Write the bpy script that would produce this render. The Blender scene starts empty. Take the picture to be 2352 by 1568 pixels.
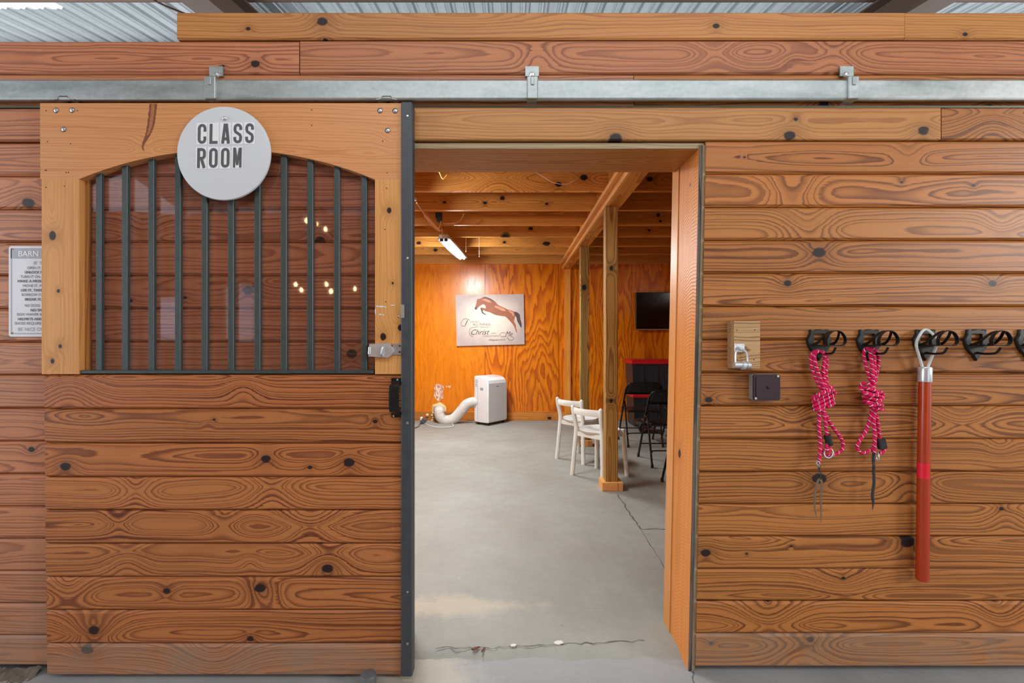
import bpy, math, random
from mathutils import Vector, Matrix, noise as mnoise
from mathutils.geometry import tessellate_polygon
random.seed(7)
PI = math.pi
S = bpy.context.scene
COL = S.collection

# ------------------------------------------------------------------ camera, world, lights, exposure
CAMY, CAMZ, F = -1.908, 1.308, 1078.0
cam = bpy.data.objects.new('camera', bpy.data.cameras.new('camera'))
COL.objects.link(cam)
cam.location = (0, CAMY, CAMZ)
cam.rotation_euler = (PI / 2, 0, 0)
cam.data.sensor_width = 36.0
cam.data.lens = 36.0 * F / 2352.0
cam.data.clip_start = 0.05
S.camera = cam
S.view_settings.view_transform = 'Standard'
S.view_settings.look = 'None'
S.view_settings.gamma = 1.0
S.view_settings.use_curve_mapping = False
S.view_settings.exposure = 0.0

world = bpy.data.worlds.new('overcast_sky')
S.world = world
world.use_nodes = True
bg = world.node_tree.nodes['Background']
bg.inputs['Color'].default_value = (0.86, 0.93, 1.0, 1)
bg.inputs['Strength'].default_value = 1.3


def area(name, loc, target, sx, sy, watts, color):
    d = bpy.data.lights.new(name, 'AREA')
    d.shape = 'RECTANGLE'
    d.size, d.size_y = sx, sy
    d.energy = watts
    d.color = color
    o = bpy.data.objects.new(name, d)
    COL.objects.link(o)
    o.location = loc
    o.rotation_euler = (Vector(target) - Vector(loc)).to_track_quat('-Z', 'Y').to_euler()
    return o


# daylight through the open left end of the aisle, an added overhead lamp for unseen roof lights, and the right end of the aisle
area('daylight_aisle_end', (-7.6, -2.6, 2.0), (0, -1.2, 1.2), 3.6, 3.2, 190, (0.86, 0.93, 1.0))
area('added_overhead_daylight', (0.6, -2.9, 3.85), (0.6, -0.6, 0.4), 5.0, 1.0, 84, (0.94, 0.97, 1.0))
area('daylight_far_end', (6.6, -3.6, 2.7), (1.4, 0, 1.1), 1.5, 1.1, 190, (1.0, 0.98, 0.95))


def lamp_point(name, loc, watts, color, r):
    d = bpy.data.lights.new(name, 'POINT')
    d.energy, d.color, d.shadow_soft_size = watts, color, r
    o = bpy.data.objects.new(name, d)
    COL.objects.link(o)
    o.location = loc
    return o


# ------------------------------------------------------------------ helpers
def P(px, py, y=0.0):
    """point of the plane at depth y that the photograph shows at (px, py)"""
    d = y - CAMY
    return Vector(((px - 1176) / F * d, y, CAMZ - (py - 784) / F * d))


def X(px, y=0.0):
    return (px - 1176) / F * (y - CAMY)


def Z(py, y=0.0):
    return CAMZ - (py - 784) / F * (y - CAMY)


def G(px, py, z=0.0):
    """point of the floor height z seen at (px, py)"""
    d = (CAMZ - z) * F / (py - 784)
    return Vector(((px - 1176) / F * d, d + CAMY, z))


class M:
    """mesh collector"""

    def __init__(s):
        s.v, s.f, s.mi = [], [], []
        s.cur = 0

    def add(s, vs, fs):
        b = len(s.v)
        s.v += [tuple(v) for v in vs]
        for f in fs:
            s.f.append(tuple(i + b for i in f))
            s.mi.append(s.cur)
        return s

    def box(s, x0, x1, y0, y1, z0, z1, c=0.0, mat=None):
        if c <= 0:
            vs = [(x, y, z) for z in (z0, z1) for y in (y0, y1) for x in (x0, x1)]
            fs = [(0, 2, 3, 1), (4, 5, 7, 6), (0, 1, 5, 4), (2, 6, 7, 3), (0, 4, 6, 2), (1, 3, 7, 5)]
        else:
            vs, ix = [], {}
            lo, hi = (x0, y0, z0), (x1, y1, z1)
            for sx in (0, 1):
                for sy in (0, 1):
                    for sz in (0, 1):
                        sg = (sx, sy, sz)
                        for a in range(3):
                            p = [lo[k] + c if sg[k] == 0 else hi[k] - c for k in range(3)]
                            p[a] = lo[a] if sg[a] == 0 else hi[a]
                            ix[(sg, a)] = len(vs)
                            vs.append(tuple(p))
            fs = []
            for a in range(3):
                b, d = [k for k in range(3) if k != a]
                for sa in (0, 1):
                    q = []
                    for (sb, sd) in ((0, 0), (1, 0), (1, 1), (0, 1)):
                        g = [0, 0, 0]
                        g[a], g[b], g[d] = sa, sb, sd
                        q.append(ix[(tuple(g), a)])
                    fs.append(q)
                for sb in (0, 1):
                    for sd in (0, 1):
                        g0, g1 = [0, 0, 0], [0, 0, 0]
                        g0[a], g1[a] = 0, 1
                        g0[b] = g1[b] = sb
                        g0[d] = g1[d] = sd
                        fs.append([ix[(tuple(g0), b)], ix[(tuple(g1), b)], ix[(tuple(g1), d)], ix[(tuple(g0), d)]])
            for sx in (0, 1):
                for sy in (0, 1):
                    for sz in (0, 1):
                        fs.append([ix[((sx, sy, sz), k)] for k in range(3)])
        if mat is not None:
            vs = [mat @ Vector(v) for v in vs]
        return s.add(vs, fs)

    def cyl(s, p0, p1, r0, r1=None, n=16, cap=True):
        r1 = r0 if r1 is None else r1
        p0, p1 = Vector(p0), Vector(p1)
        d = (p1 - p0).normalized()
        a = d.orthogonal().normalized()
        b = d.cross(a)
        vs = []
        for p, r in ((p0, r0), (p1, r1)):
            for k in range(n):
                t = 2 * PI * k / n
                vs.append(p + a * (r * math.cos(t)) + b * (r * math.sin(t)))
        fs = [(k, (k + 1) % n, n + (k + 1) % n, n + k) for k in range(n)]
        if cap:
            fs += [tuple(range(n - 1, -1, -1)), tuple(range(n, 2 * n))]
        return s.add(vs, fs)

    def tube(s, pts, r, n=10, closed=False, cap=True, sub=4, flat=None, rfun=None):
        """round (or flat = (ra, rb, reference)) section swept along a smoothed path"""
        pts = [Vector(p) for p in pts]
        if sub > 1 and len(pts) > 2:
            q = []
            m = len(pts)
            segs = m if closed else m - 1
            for i in range(segs):
                g = lambda j: pts[j % m] if closed else pts[max(0, min(m - 1, j))]
                a, b, c, d = g(i - 1), g(i), g(i + 1), g(i + 2)
                for k in range(sub):
                    t = k / sub
                    q.append(0.5 * ((2 * b) + (c - a) * t + (2 * a - 5 * b + 4 * c - d) * t * t + (3 * b - a - 3 * c + d) * t ** 3))
            if not closed:
                q.append(pts[-1])
            pts = q
        m = len(pts)
        vs, fs = [], []
        nrm = None
        for i, p in enumerate(pts):
            a = pts[(i - 1) % m] if (closed or i > 0) else p
            c = pts[(i + 1) % m] if (closed or i < m - 1) else p
            t = (c - a)
            t = t.normalized() if t.length > 1e-9 else Vector((0, 0, 1))
            if flat:
                nrm = Vector(flat[2])
                nrm = (nrm - t * nrm.dot(t))
                nrm = nrm.normalized() if nrm.length > 1e-6 else t.orthogonal().normalized()
            elif nrm is None:
                nrm = t.orthogonal().normalized()
            else:
                nrm = (nrm - t * nrm.dot(t))
                nrm = nrm.normalized() if nrm.length > 1e-6 else t.orthogonal().normalized()
            bi = t.cross(nrm)
            rr = rfun(i / max(1, m - 1)) if rfun else r
            ra, rb = (flat[0], flat[1]) if flat else (rr, rr)
            if flat and rfun:
                ra, rb = ra * rr, rb * rr
            for k in range(n):
                an = 2 * PI * (k + 0.5) / n
                vs.append(p + nrm * (ra * math.cos(an)) + bi * (rb * math.sin(an)))
        for i in range(m if closed else m - 1):
            j = (i + 1) % m
            for k in range(n):
                fs.append((i * n + k, i * n + (k + 1) % n, j * n + (k + 1) % n, j * n + k))
        if cap and not closed:
            fs += [tuple(range(n - 1, -1, -1)), tuple(range((m - 1) * n, m * n))]
        return s.add(vs, fs)

    def prism(s, poly, fn, t0, t1):
        """polygon [(a, b)] extruded from t0 to t1; fn(a, b, t) -> point"""
        n = len(poly)
        vs = [fn(a, b, t0) for a, b in poly] + [fn(a, b, t1) for a, b in poly]
        fs = [(k, (k + 1) % n, n + (k + 1) % n, n + k) for k in range(n)]
        tri = tessellate_polygon([[Vector((a, b, 0)) for a, b in poly]])
        fs += [tuple(t) for t in tri] + [tuple(n + i for i in t[::-1]) for t in tri]
        return s.add(vs, fs)

    def flat(s, poly3, polyidx=None):
        tri = tessellate_polygon([[Vector(p) for p in poly3]])
        return s.add(poly3, [tuple(t) for t in tri])

    def lathe(s, prof, c, axis, n=24):
        c, ax = Vector(c), Vector(axis).normalized()
        a = ax.orthogonal().normalized()
        b = ax.cross(a)
        vs, fs = [], []
        for r, h in prof:
            for k in range(n):
                t = 2 * PI * k / n
                vs.append(c + ax * h + a * (r * math.cos(t)) + b * (r * math.sin(t)))
        for i in range(len(prof) - 1):
            for k in range(n):
                fs.append((i * n + k, i * n + (k + 1) % n, (i + 1) * n + (k + 1) % n, (i + 1) * n + k))
        fs += [tuple(range(n - 1, -1, -1)), tuple(range((len(prof) - 1) * n, len(prof) * n))]
        return s.add(vs, fs)


def wloc(o):
    l = Vector((0, 0, 0))
    while o is not None:
        l = l + o.location
        o = o.parent
    return l


def build(name, m, mats, parent=None, smooth=False, local=False, loc=None, sharp=0.6):
    """one mesh object. Points are world points unless local; parents made this way carry no rotation"""
    me = bpy.data.meshes.new(name)
    if local:
        base = Vector((0, 0, 0))
    elif parent is not None:
        base = wloc(parent)
    else:
        xs = list(zip(*m.v))
        base = Vector(((min(xs[0]) + max(xs[0])) / 2, (min(xs[1]) + max(xs[1])) / 2, min(xs[2])))
    me.from_pydata([tuple(Vector(v) - base) for v in m.v], [], m.f)
    mats = mats if isinstance(mats, (list, tuple)) else [mats]
    for x in mats:
        me.materials.append(x)
    if len(mats) > 1:
        me.polygons.foreach_set('material_index', m.mi)
    me.validate()
    import bmesh
    b = bmesh.new()
    b.from_mesh(me)
    bmesh.ops.recalc_face_normals(b, faces=b.faces)
    b.to_mesh(me)
    b.free()
    if smooth:
        me.polygons.foreach_set('use_smooth', [True] * len(me.polygons))
        me.set_sharp_from_angle(angle=sharp)
    o = bpy.data.objects.new(name, me)
    COL.objects.link(o)
    if parent is not None:
        o.parent = parent
    elif not local:
        o.location = base
    return o


def empty(name, loc, rz=0.0):
    o = bpy.data.objects.new(name, None)
    o.empty_display_size = 0.1
    COL.objects.link(o)
    o.location = loc
    o.rotation_euler = (0, 0, rz)
    return o


def tag(o, label=None, cat=None, group=None, kind=None):
    if label:
        o['label'] = label
    if cat:
        o['category'] = cat
    if group:
        o['group'] = group
    if kind:
        o['kind'] = kind
    return o


def copy_tree(o, parent=None):
    c = o.copy()
    COL.objects.link(c)
    c.parent = parent
    for ch in list(o.children):
        copy_tree(ch, c)
    return c


# ------------------------------------------------------------------ materials
class NT:
    def __init__(s, name):
        s.m = bpy.data.materials.new(name)
        s.m.use_nodes = True
        s.t = s.m.node_tree
        s.b = s.t.nodes['Principled BSDF']

    def n(s, kind, **kw):
        x = s.t.nodes.new(kind)
        for k, v in kw.items():
            setattr(x, k, v)
        return x

    def put(s, sock, v):
        if isinstance(v, bpy.types.NodeSocket):
            s.t.links.new(v, sock)
        elif v is not None:
            sock.default_value = v

    def math(s, op, a, b=None, c=None, clamp=False):
        x = s.n('ShaderNodeMath', operation=op, use_clamp=clamp)
        for i, v in enumerate((a, b, c)):
            if v is not None:
                s.put(x.inputs[i], v)
        return x.outputs[0]

    def vmath(s, op, a, b=None, scale=None):
        x = s.n('ShaderNodeVectorMath', operation=op)
        s.put(x.inputs[0], a)
        if b is not None:
            s.put(x.inputs[1], b)
        if scale is not None:
            s.put(x.inputs['Scale'], scale)
        return x.outputs['Value'] if op in ('LENGTH', 'DOT_PRODUCT', 'DISTANCE') else x.outputs[0]

    def noise(s, vec, scale=1.0, detail=2.0, rough=0.5, color=False):
        x = s.n('ShaderNodeTexNoise')
        s.put(x.inputs['Vector'], vec)
        s.put(x.inputs['Scale'], scale)
        x.inputs['Detail'].default_value = detail
        x.inputs['Roughness'].default_value = rough
        return x.outputs['Color' if color else 'Fac']

    def ramp(s, fac, stops, interp='LINEAR'):
        x = s.n('ShaderNodeValToRGB')
        x.color_ramp.interpolation = interp
        e = x.color_ramp.elements
        while len(e) < len(stops):
            e.new(0.5)
        for i, (p, c) in enumerate(stops):
            e[i].position = p
            e[i].color = (c, c, c, 1) if isinstance(c, (int, float)) else (*c, 1)
        s.put(x.inputs[0], fac)
        return x.outputs[0]

    def mix(s, f, a, b, mode='MIX'):
        x = s.n('ShaderNodeMix', data_type='RGBA', blend_type=mode)
        s.put(x.inputs[0], f)
        s.put(x.inputs[6], a if not isinstance(a, tuple) else (*a, 1))
        s.put(x.inputs[7], b if not isinstance(b, tuple) else (*b, 1))
        return x.outputs[2]

    def attr(s, name):
        return s.n('ShaderNodeAttribute', attribute_type='OBJECT', attribute_name=name)

    def sep(s, v):
        x = s.n('ShaderNodeSeparateXYZ')
        s.put(x.inputs[0], v)
        return x.outputs

    def comb(s, a, b, c):
        x = s.n('ShaderNodeCombineXYZ')
        for i, v in enumerate((a, b, c)):
            s.put(x.inputs[i], v)
        return x.outputs[0]

    def coord(s, what='Object'):
        return s.n('ShaderNodeTexCoord').outputs[what]

    def bump(s, h, strength, dist=0.002):
        x = s.n('ShaderNodeBump')
        x.inputs['Strength'].default_value = strength
        x.inputs['Distance'].default_value = dist
        s.put(x.inputs['Height'], h)
        s.put(s.b.inputs['Normal'], x.outputs[0])

    def done(s, color=None, rough=None, metal=None, spec=None, coat=None):
        if color is not None:
            s.put(s.b.inputs['Base Color'], color if not isinstance(color, tuple) else (*color, 1))
        if rough is not None:
            s.put(s.b.inputs['Roughness'], rough)
        if metal is not None:
            s.put(s.b.inputs['Metallic'], metal)
        if spec is not None:
            s.put(s.b.inputs['Specular IOR Level'], spec)
        if coat is not None:
            s.b.inputs['Coat Weight'].default_value = coat
            s.b.inputs['Coat Roughness'].default_value = 0.2
        return s.m


def lin(r, g, b):
    f = lambda c: (c / 255 / 12.92) if c / 255 <= 0.04045 else ((c / 255 + 0.055) / 1.055) ** 2.4
    return (f(r), f(g), f(b))


def wood_mat(name, light, dark, rings=95.0, contrast=0.85, rough=0.42, wlo=-0.03, wvar=0.12, knots=4, core=(0.022, 0.012, 0.012), dirt=False, spec=0.3, saw=0.0):
    """sawn softwood: growth rings of a log cut by the board, knots where the board's k1..k4 properties put them.
    Local x runs along the grain, z across the face, y through the board."""
    t = NT(name)
    p = t.coord()
    seed = t.attr('seed').outputs['Fac']
    pv = t.vmath('ADD', p, t.comb(t.math('MULTIPLY', seed, 17.31), t.math('MULTIPLY', seed, 3.17), t.math('MULTIPLY', seed, 7.77)))
    u, yy, v = t.sep(p)
    us, ys, vs = t.sep(pv)
    # low wandering of the pith
    nl = t.noise(t.comb(t.math('MULTIPLY', us, 0.8), t.math('MULTIPLY', seed, 2.9), t.math('MULTIPLY', vs, 2.0)), 1.0, 2.5, 0.45, color=True)
    nx, ny, nz = t.sep(nl)
    w = t.math('ADD', t.math('MULTIPLY_ADD', nx, wvar * 2.0, wlo - wvar * 0.5), yy)
    off = t.math('SUBTRACT', t.math('FRACT', t.math('MULTIPLY', seed, 5.37)), 0.5)
    v0 = t.math('ADD', t.math('MULTIPLY', off, 0.12), t.math('MULTIPLY_ADD', ny, 0.07, -0.035))
    dv = t.math('SUBTRACT', v, v0)
    r = t.math('SQRT', t.math('ADD', t.math('MULTIPLY', dv, dv), t.math('MULTIPLY', w, w)))
    mid = t.noise(t.comb(t.math('MULTIPLY', us, 5.0), ys, t.math('MULTIPLY', vs, 30.0)), 1.0, 2.0)
    r = t.math('ADD', r, t.math('MULTIPLY_ADD', mid, 0.008, -0.004))
    mask = None
    halo = None
    for i in range(1, knots + 1):
        a = t.attr('k%d' % i)
        kx, ky, kz = t.sep(a.outputs['Vector'])
        rk = t.math('MAXIMUM', kz, 0.0008)
        du = t.math('DIVIDE', t.math('MULTIPLY', t.math('SUBTRACT', u, kx), 0.78), rk)
        dw = t.math('DIVIDE', t.math('SUBTRACT', v, ky), rk)
        d2 = t.math('ADD', t.math('MULTIPLY', du, du), t.math('MULTIPLY', dw, dw))
        g = t.math('POWER', 2.7183, t.math('MULTIPLY', d2, -0.2))
        r = t.math('ADD', r, t.math('MULTIPLY', t.math('MULTIPLY', kz, 1.7), g))
        cm = t.math('MULTIPLY', t.math('SUBTRACT', 1.0, t.math('MULTIPLY', t.math('ADD', d2, t.math('MULTIPLY_ADD', mid, 1.6, -0.7)), 1.1)), a.outputs['Alpha'])
        mask = cm if mask is None else t.math('MAXIMUM', mask, cm)
        hm = t.math('MULTIPLY', g, a.outputs['Alpha'])
        halo = hm if halo is None else t.math('MAXIMUM', halo, hm)
    fib = t.noise(t.comb(t.math('MULTIPLY', us, 5.0), t.math('MULTIPLY', ys, 60.0), t.math('MULTIPLY', vs, 240.0)), 1.0, 2.0)
    rr = t.math('MULTIPLY', r, rings)
    rj = t.noise(t.comb(t.math('MULTIPLY', rr, 0.45), t.math('MULTIPLY', seed, 4.1), t.math('MULTIPLY', us, 0.5)), 1.0, 1.5, 0.6)
    rr = t.math('ADD', rr, t.math('MULTIPLY', rj, 3.2))
    ring = t.math('FRACT', t.math('ADD', rr, t.math('MULTIPLY', fib, 0.34)))
    late = t.ramp(ring, [(0.0, 0.3), (0.06, 0.0), (0.5, 0.1), (0.74, 0.7), (0.88, 1.0), (0.97, 0.85), (1.0, 0.3)])
    amp = t.math('MULTIPLY_ADD', rj, 1.3, 0.3)
    late = t.math('MULTIPLY', t.math('MULTIPLY', late, contrast), amp, clamp=True)
    col = t.mix(late, light, dark)
    br = t.math('MULTIPLY_ADD', fib, 0.08 if saw else 0.36, 0.96 if saw else 0.82)
    br = t.math('MULTIPLY', br, t.math('MULTIPLY_ADD', nx, 0.36, 0.82))
    if saw:
        sw = t.math('SINE', t.math('ADD', t.math('MULTIPLY', t.math('ADD', t.math('ADD', u, t.math('MULTIPLY', v, 0.5)), t.math('MULTIPLY', t.math('MULTIPLY', v, v), 3.0)), 420.0), t.math('MULTIPLY', mid, 12.0)))
        br = t.math('MULTIPLY', br, t.math('MULTIPLY_ADD', sw, saw, 1.0))
    tint = t.attr('tint').outputs['Color']
    col = t.mix(1.0, col, tint, 'MULTIPLY')
    col = t.vmath('SCALE', col, scale=br)
    if knots:
        col = t.mix(t.math('MULTIPLY', halo, 0.35, clamp=True), col, tuple(c * 0.45 for c in dark))
        km = t.ramp(mask, [(0.0, 0.0), (0.12, 0.45), (0.4, 1.0)])
        col = t.mix(km, col, core)
    if dirt:
        dz = t.attr('dirt').outputs['Fac']
        dm = t.math('MULTIPLY', dz, t.math('MULTIPLY_ADD', t.noise(pv, 6.0, 4.0, 0.6), 1.6, -0.25), clamp=True)
        col = t.mix(dm, col, lin(142, 124, 108))
    t.bump(fib if not saw else t.math('MULTIPLY_ADD', sw, 0.12, mid), 0.12 if not saw else 0.6, 0.001 if not saw else 0.003)
    return t.done(col, rough, spec=spec)


def plain(name, color, rough=0.5, metal=0.0, var=0.12, scale=30.0, spec=0.5, coat=None, bump=0.0, emis=None):
    t = NT(name)
    n = t.noise(t.coord(), scale, 3.0)
    col = t.vmath('SCALE', t.mix(0.0, color, color), scale=t.math('MULTIPLY_ADD', n, var * 2, 1 - var))
    if bump:
        t.bump(n, bump, 0.002)
    t.put(t.b.inputs['Roughness'], t.math('MULTIPLY_ADD', n, 0.16, rough - 0.08))
    if emis:
        t.b.inputs['Emission Color'].default_value = (*color, 1)
        t.b.inputs['Emission Strength'].default_value = emis
    return t.done(col, None, metal, spec, coat)


W = {}
W['wall'] = wood_mat('varnished_pine', lin(177, 113, 57), lin(100, 54, 27), 74, 0.85, dirt=True)
W['door'] = wood_mat('door_pine', lin(184, 115, 65), lin(104, 50, 30), 84, 0.85, dirt=True)
W['red'] = wood_mat('pink_sheen_pine', lin(188, 123, 84), lin(122, 66, 46), 72, 0.82, dirt=True)  # pinkish cast of cool daylight sheen put into the plank colour
W['pale'] = wood_mat('pale_pine', lin(210, 156, 100), lin(182, 120, 68), 90, 0.5, rough=0.38)
W['header'] = wood_mat('header_pine', lin(186, 134, 80), lin(138, 86, 46), 80, 0.65)
W['grey'] = wood_mat('weathered_edge', lin(164, 148, 122), lin(112, 96, 76), 120, 0.6, rough=0.75, knots=0)
W['black_edge'] = wood_mat('blackened_edge', lin(104, 92, 82), lin(48, 42, 42), 60, 0.9, rough=0.7, knots=0)
W['rough'] = wood_mat('rough_sawn_jamb', lin(206, 132, 60), lin(166, 92, 36), 30, 0.25, rough=0.42, knots=2, saw=0.05)
W['joist'] = wood_mat('joist_lumber', lin(226, 160, 78), lin(164, 94, 32), 66, 0.75, rough=0.55, wvar=0.08)
W['deck'] = wood_mat('deck_boards', lin(176, 112, 54), lin(120, 66, 28), 60, 0.7, rough=0.6, knots=0)
W['post'] = wood_mat('treated_post', lin(178, 142, 84), lin(104, 78, 38), 60, 0.9, rough=0.6, knots=2, wlo=0.0, wvar=0.05)
W['cleat'] = wood_mat('pine_blocks', lin(226, 176, 116), lin(196, 136, 80), 90, 0.5, rough=0.55, knots=0)
W['lam'] = wood_mat('block_wood', lin(186, 152, 112), lin(128, 96, 66), 130, 0.9, rough=0.6, knots=0)


def ply_mat():
    t = NT('amber_plywood')
    p = t.coord()
    seed = t.attr('seed').outputs['Fac']
    u, y, v = t.sep(p)
    us = t.math('MULTIPLY_ADD', seed, 13.1, u)
    a = t.noise(t.comb(t.math('MULTIPLY', us, 0.55), seed, t.math('MULTIPLY', v, 2.6)), 1.0, 2.0, 0.4)
    b = t.noise(t.comb(t.math('MULTIPLY', us, 7.0), seed, t.math('MULTIPLY', v, 45.0)), 1.0, 2.0)
    h = t.math('ADD', t.math('MULTIPLY', a, 14.0), t.math('MULTIPLY', b, 0.7))
    h = t.math('ADD', h, t.math('MULTIPLY', v, 5.0))
    ring = t.math('FRACT', h)
    late = t.ramp(ring, [(0.0, 0.9), (0.06, 0.15), (0.4, 0.0), (0.75, 0.65), (1.0, 1.0)])
    soft = t.attr('soft').outputs['Fac']
    late = t.math('MULTIPLY', late, t.math('SUBTRACT', 0.95, soft), clamp=True)
    col = t.mix(late, lin(224, 128, 10), lin(170, 70, 2))
    col = t.vmath('SCALE', col, scale=t.math('MULTIPLY_ADD', b, 0.5, 0.75))
    return t.done(col, t.math('MULTIPLY_ADD', b, 0.2, 0.2), spec=0.5)


W['ply'] = ply_mat()


def concrete(name, c1, c2, sand=False):
    t = NT(name)
    p = t.coord()
    x, y, z = t.sep(p)
    a = t.noise(p, 1.1, 4.0, 0.6)
    b = t.noise(p, 9.0, 5.0, 0.65)
    c = t.noise(p, 120.0, 2.0, 0.6)
    brush = t.noise(t.comb(t.math('MULTIPLY', x, 5.0), t.math('MULTIPLY', y, 70.0), z), 1.0, 2.0)
    col = t.mix(t.ramp(a, [(0.35, 0.0), (0.65, 1.0)]), c1, c2)
    br = t.math('ADD', t.math('MULTIPLY_ADD', b, 0.34, 0.72), t.math('MULTIPLY', c, 0.14))
    br = t.math('ADD', br, t.math('MULTIPLY_ADD', brush, 0.12, -0.06))
    col = t.vmath('SCALE', col, scale=br)
    # pale chips and dark specks
    sp = t.noise(p, 46.0, 1.0, 0.4)
    col = t.mix(t.ramp(sp, [(0.17, 0.75), (0.21, 0.0)]), col, (0.07, 0.06, 0.055))
    col = t.mix(t.ramp(sp, [(0.80, 0.0), (0.83, 0.6)]), col, (0.62, 0.56, 0.44))
    if sand:
        # sand swept to the doorway: a band on the left of the threshold
        yb = t.math('ABSOLUTE', t.math('SUBTRACT', y, sand[1]))
        xb = t.math('ABSOLUTE', t.math('SUBTRACT', x, sand[0]))
        m = t.math('SUBTRACT', t.math('MULTIPLY_ADD', b, 1.6, 0.35), t.math('ADD', t.math('DIVIDE', yb, sand[3]), t.math('DIVIDE', xb, sand[2])))
        m = t.math('MULTIPLY', t.ramp(m, [(0.0, 0.0), (0.7, 1.0)]), 0.4)
        col = t.mix(m, col, lin(206, 188, 158))
    t.bump(b, 0.15, 0.004)
    return t.done(col, 0.62, spec=0.35)


MT = {}
MT['aisle'] = concrete('aisle_concrete', lin(160, 160, 159), lin(140, 140, 139), (-0.36, -0.05, 0.28, 0.22))
MT['slab'] = concrete('room_concrete', lin(158, 158, 149), lin(144, 141, 131), (-0.3, 0.42, 0.5, 0.12))


def galv_mat():
    t = NT('galvanised_steel')
    p = t.coord()
    a = t.noise(t.vmath('MULTIPLY', p, (3.0, 20.0, 12.0)), 1.0, 4.0, 0.65)
    b = t.noise(p, 60.0, 3.0, 0.6)
    col = t.mix(t.ramp(a, [(0.35, 0.0), (0.7, 1.0)]), lin(146, 154, 153), lin(184, 189, 189))
    col = t.vmath('SCALE', col, scale=t.math('MULTIPLY_ADD', b, 0.4, 0.8))
    return t.done(col, t.math('MULTIPLY_ADD', a, 0.3, 0.32), 0.75)


MT['galv'] = galv_mat()
MT['galv_dark'] = plain('dull_galvanised_lip', lin(120, 124, 112), 0.5, 0.6)
MT['bolt'] = plain('zinc_bolt', lin(196, 198, 200), 0.35, 0.8)
MT['chrome'] = plain('chrome', lin(214, 217, 220), 0.24, 0.6, 0.06)
MT['bars'] = plain('dark_green_black_steel', lin(66, 76, 76), 0.42, 0.3, 0.2, 60)
MT['strip'] = plain('charcoal_steel_strip', lin(72, 76, 80), 0.5, 0.35, 0.2, 40)
MT['black'] = plain('black_enamel', lin(26, 28, 29), 0.28, 0.2, 0.15, 40)
MT['black_plastic'] = plain('black_plastic', lin(26, 29, 29), 0.36, 0.0, 0.2, 50)
MT['rubber'] = plain('black_rubber', lin(24, 24, 24), 0.7)
MT['dark_gap'] = plain('dark_sheathing', lin(44, 30, 22), 0.85)
MT['disc'] = plain('light_grey_disc', lin(206, 209, 213), 0.3, 0.0, 0.03, 6)
MT['tile'] = plain('white_sticker', lin(228, 229, 231), 0.4, 0.0, 0.02)
MT['print'] = plain('dark_grey_print', lin(84, 86, 88), 0.5, 0.0, 0.05)
MT['print_mid'] = plain('grey_print', lin(150, 154, 160), 0.5, 0.0, 0.05)
MT['sign_white'] = plain('white_enamel_sign', lin(214, 216, 222), 0.35, 0.0, 0.03)
MT['sign_grey'] = plain('grey_sign_print', lin(156, 160, 168), 0.4, 0.0, 0.03)
MT['white'] = plain('white_plastic', lin(226, 226, 224), 0.38, 0.0, 0.04, 8)
MT['white_panel'] = plain('pale_grey_plastic', lin(206, 210, 210), 0.36, 0.0, 0.03, 8)
MT['hose'] = plain('white_ribbed_plastic', lin(222, 220, 214), 0.45, 0.0, 0.05)
MT['foam'] = plain('cream_spray_foam', lin(226, 200, 146), 0.8, 0.0, 0.25, 60, bump=0.5)
MT['plaster'] = plain('torn_white_filler', lin(232, 206, 190), 0.8, 0.0, 0.35, 50)
MT['chair_white'] = plain('white_painted_wood', lin(234, 238, 230), 0.45, 0.0, 0.05, 12)
MT['bin'] = plain('black_tote_plastic', lin(40, 44, 50), 0.35, 0.0, 0.2, 12)
MT['bin_lid'] = plain('red_tote_lid', lin(196, 22, 34), 0.35, 0.0, 0.08)
MT['screen'] = plain('television_screen', lin(10, 10, 12), 0.12, 0.0, 0.1)
MT['pole'] = plain('red_brown_varnished_pole', lin(172, 54, 14), 0.3, 0.0, 0.12, 25, coat=0.2)
MT['red_tape'] = plain('bright_red_tape', lin(225, 14, 44), 0.45)
MT['cord_white'] = plain('white_braided_cord', lin(206, 208, 206), 0.7, 0.0, 0.2, 300)
MT['maroon'] = plain('dark_maroon_plastic', lin(48, 16, 26), 0.3, 0.0, 0.25, 40)
MT['box_grey'] = plain('grey_pvc', lin(128, 120, 110), 0.6)
MT['leather'] = plain('black_leather', lin(34, 28, 30), 0.55)
MT['rawhide'] = plain('worn_grey_leather', lin(112, 88, 66), 0.7, 0.0, 0.35, 120)
MT['steel_brown'] = plain('red_oxide_steel', lin(126, 100, 84), 0.6, 0.2, 0.15, 8)
MT['steel_dark'] = plain('dark_oxide_steel', lin(138, 106, 90), 0.65, 0.2, 0.15, 8)
MT['wire'] = plain('yellow_wire', lin(226, 168, 48), 0.5)
MT['wire_tan'] = plain('tan_cable', lin(196, 140, 88), 0.6)
MT['box_blue'] = plain('dark_blue_box', lin(34, 42, 50), 0.5)
MT['fixture'] = plain('white_enamel_fixture', lin(214, 216, 216), 0.4)
MT['tan'] = plain('tan_disc', lin(150, 112, 72), 0.6)
MT['leaf'] = plain('dry_leaf', lin(112, 62, 42), 0.8)
MT['chip'] = plain('white_chip', lin(220, 216, 206), 0.8)
MT['crack'] = plain('crack_shadow', lin(96, 90, 80), 0.9)
MT['horse'] = plain('printed_chestnut', lin(158, 92, 64), 0.55, 0.0, 0.3, 14)
MT['horse_dark'] = plain('printed_dark_brown', lin(74, 56, 60), 0.55)
MT['horse_light'] = plain('printed_highlight', lin(206, 146, 110), 0.55, 0.0, 0.2, 20)


def emit(name, c, s):
    t = NT(name)
    e = t.n('ShaderNodeEmission')
    e.inputs[0].default_value = (*c, 1)
    e.inputs[1].default_value = s
    t.t.links.new(e.outputs[0], t.t.nodes['Material Output'].inputs['Surface'])
    return t.m


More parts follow.
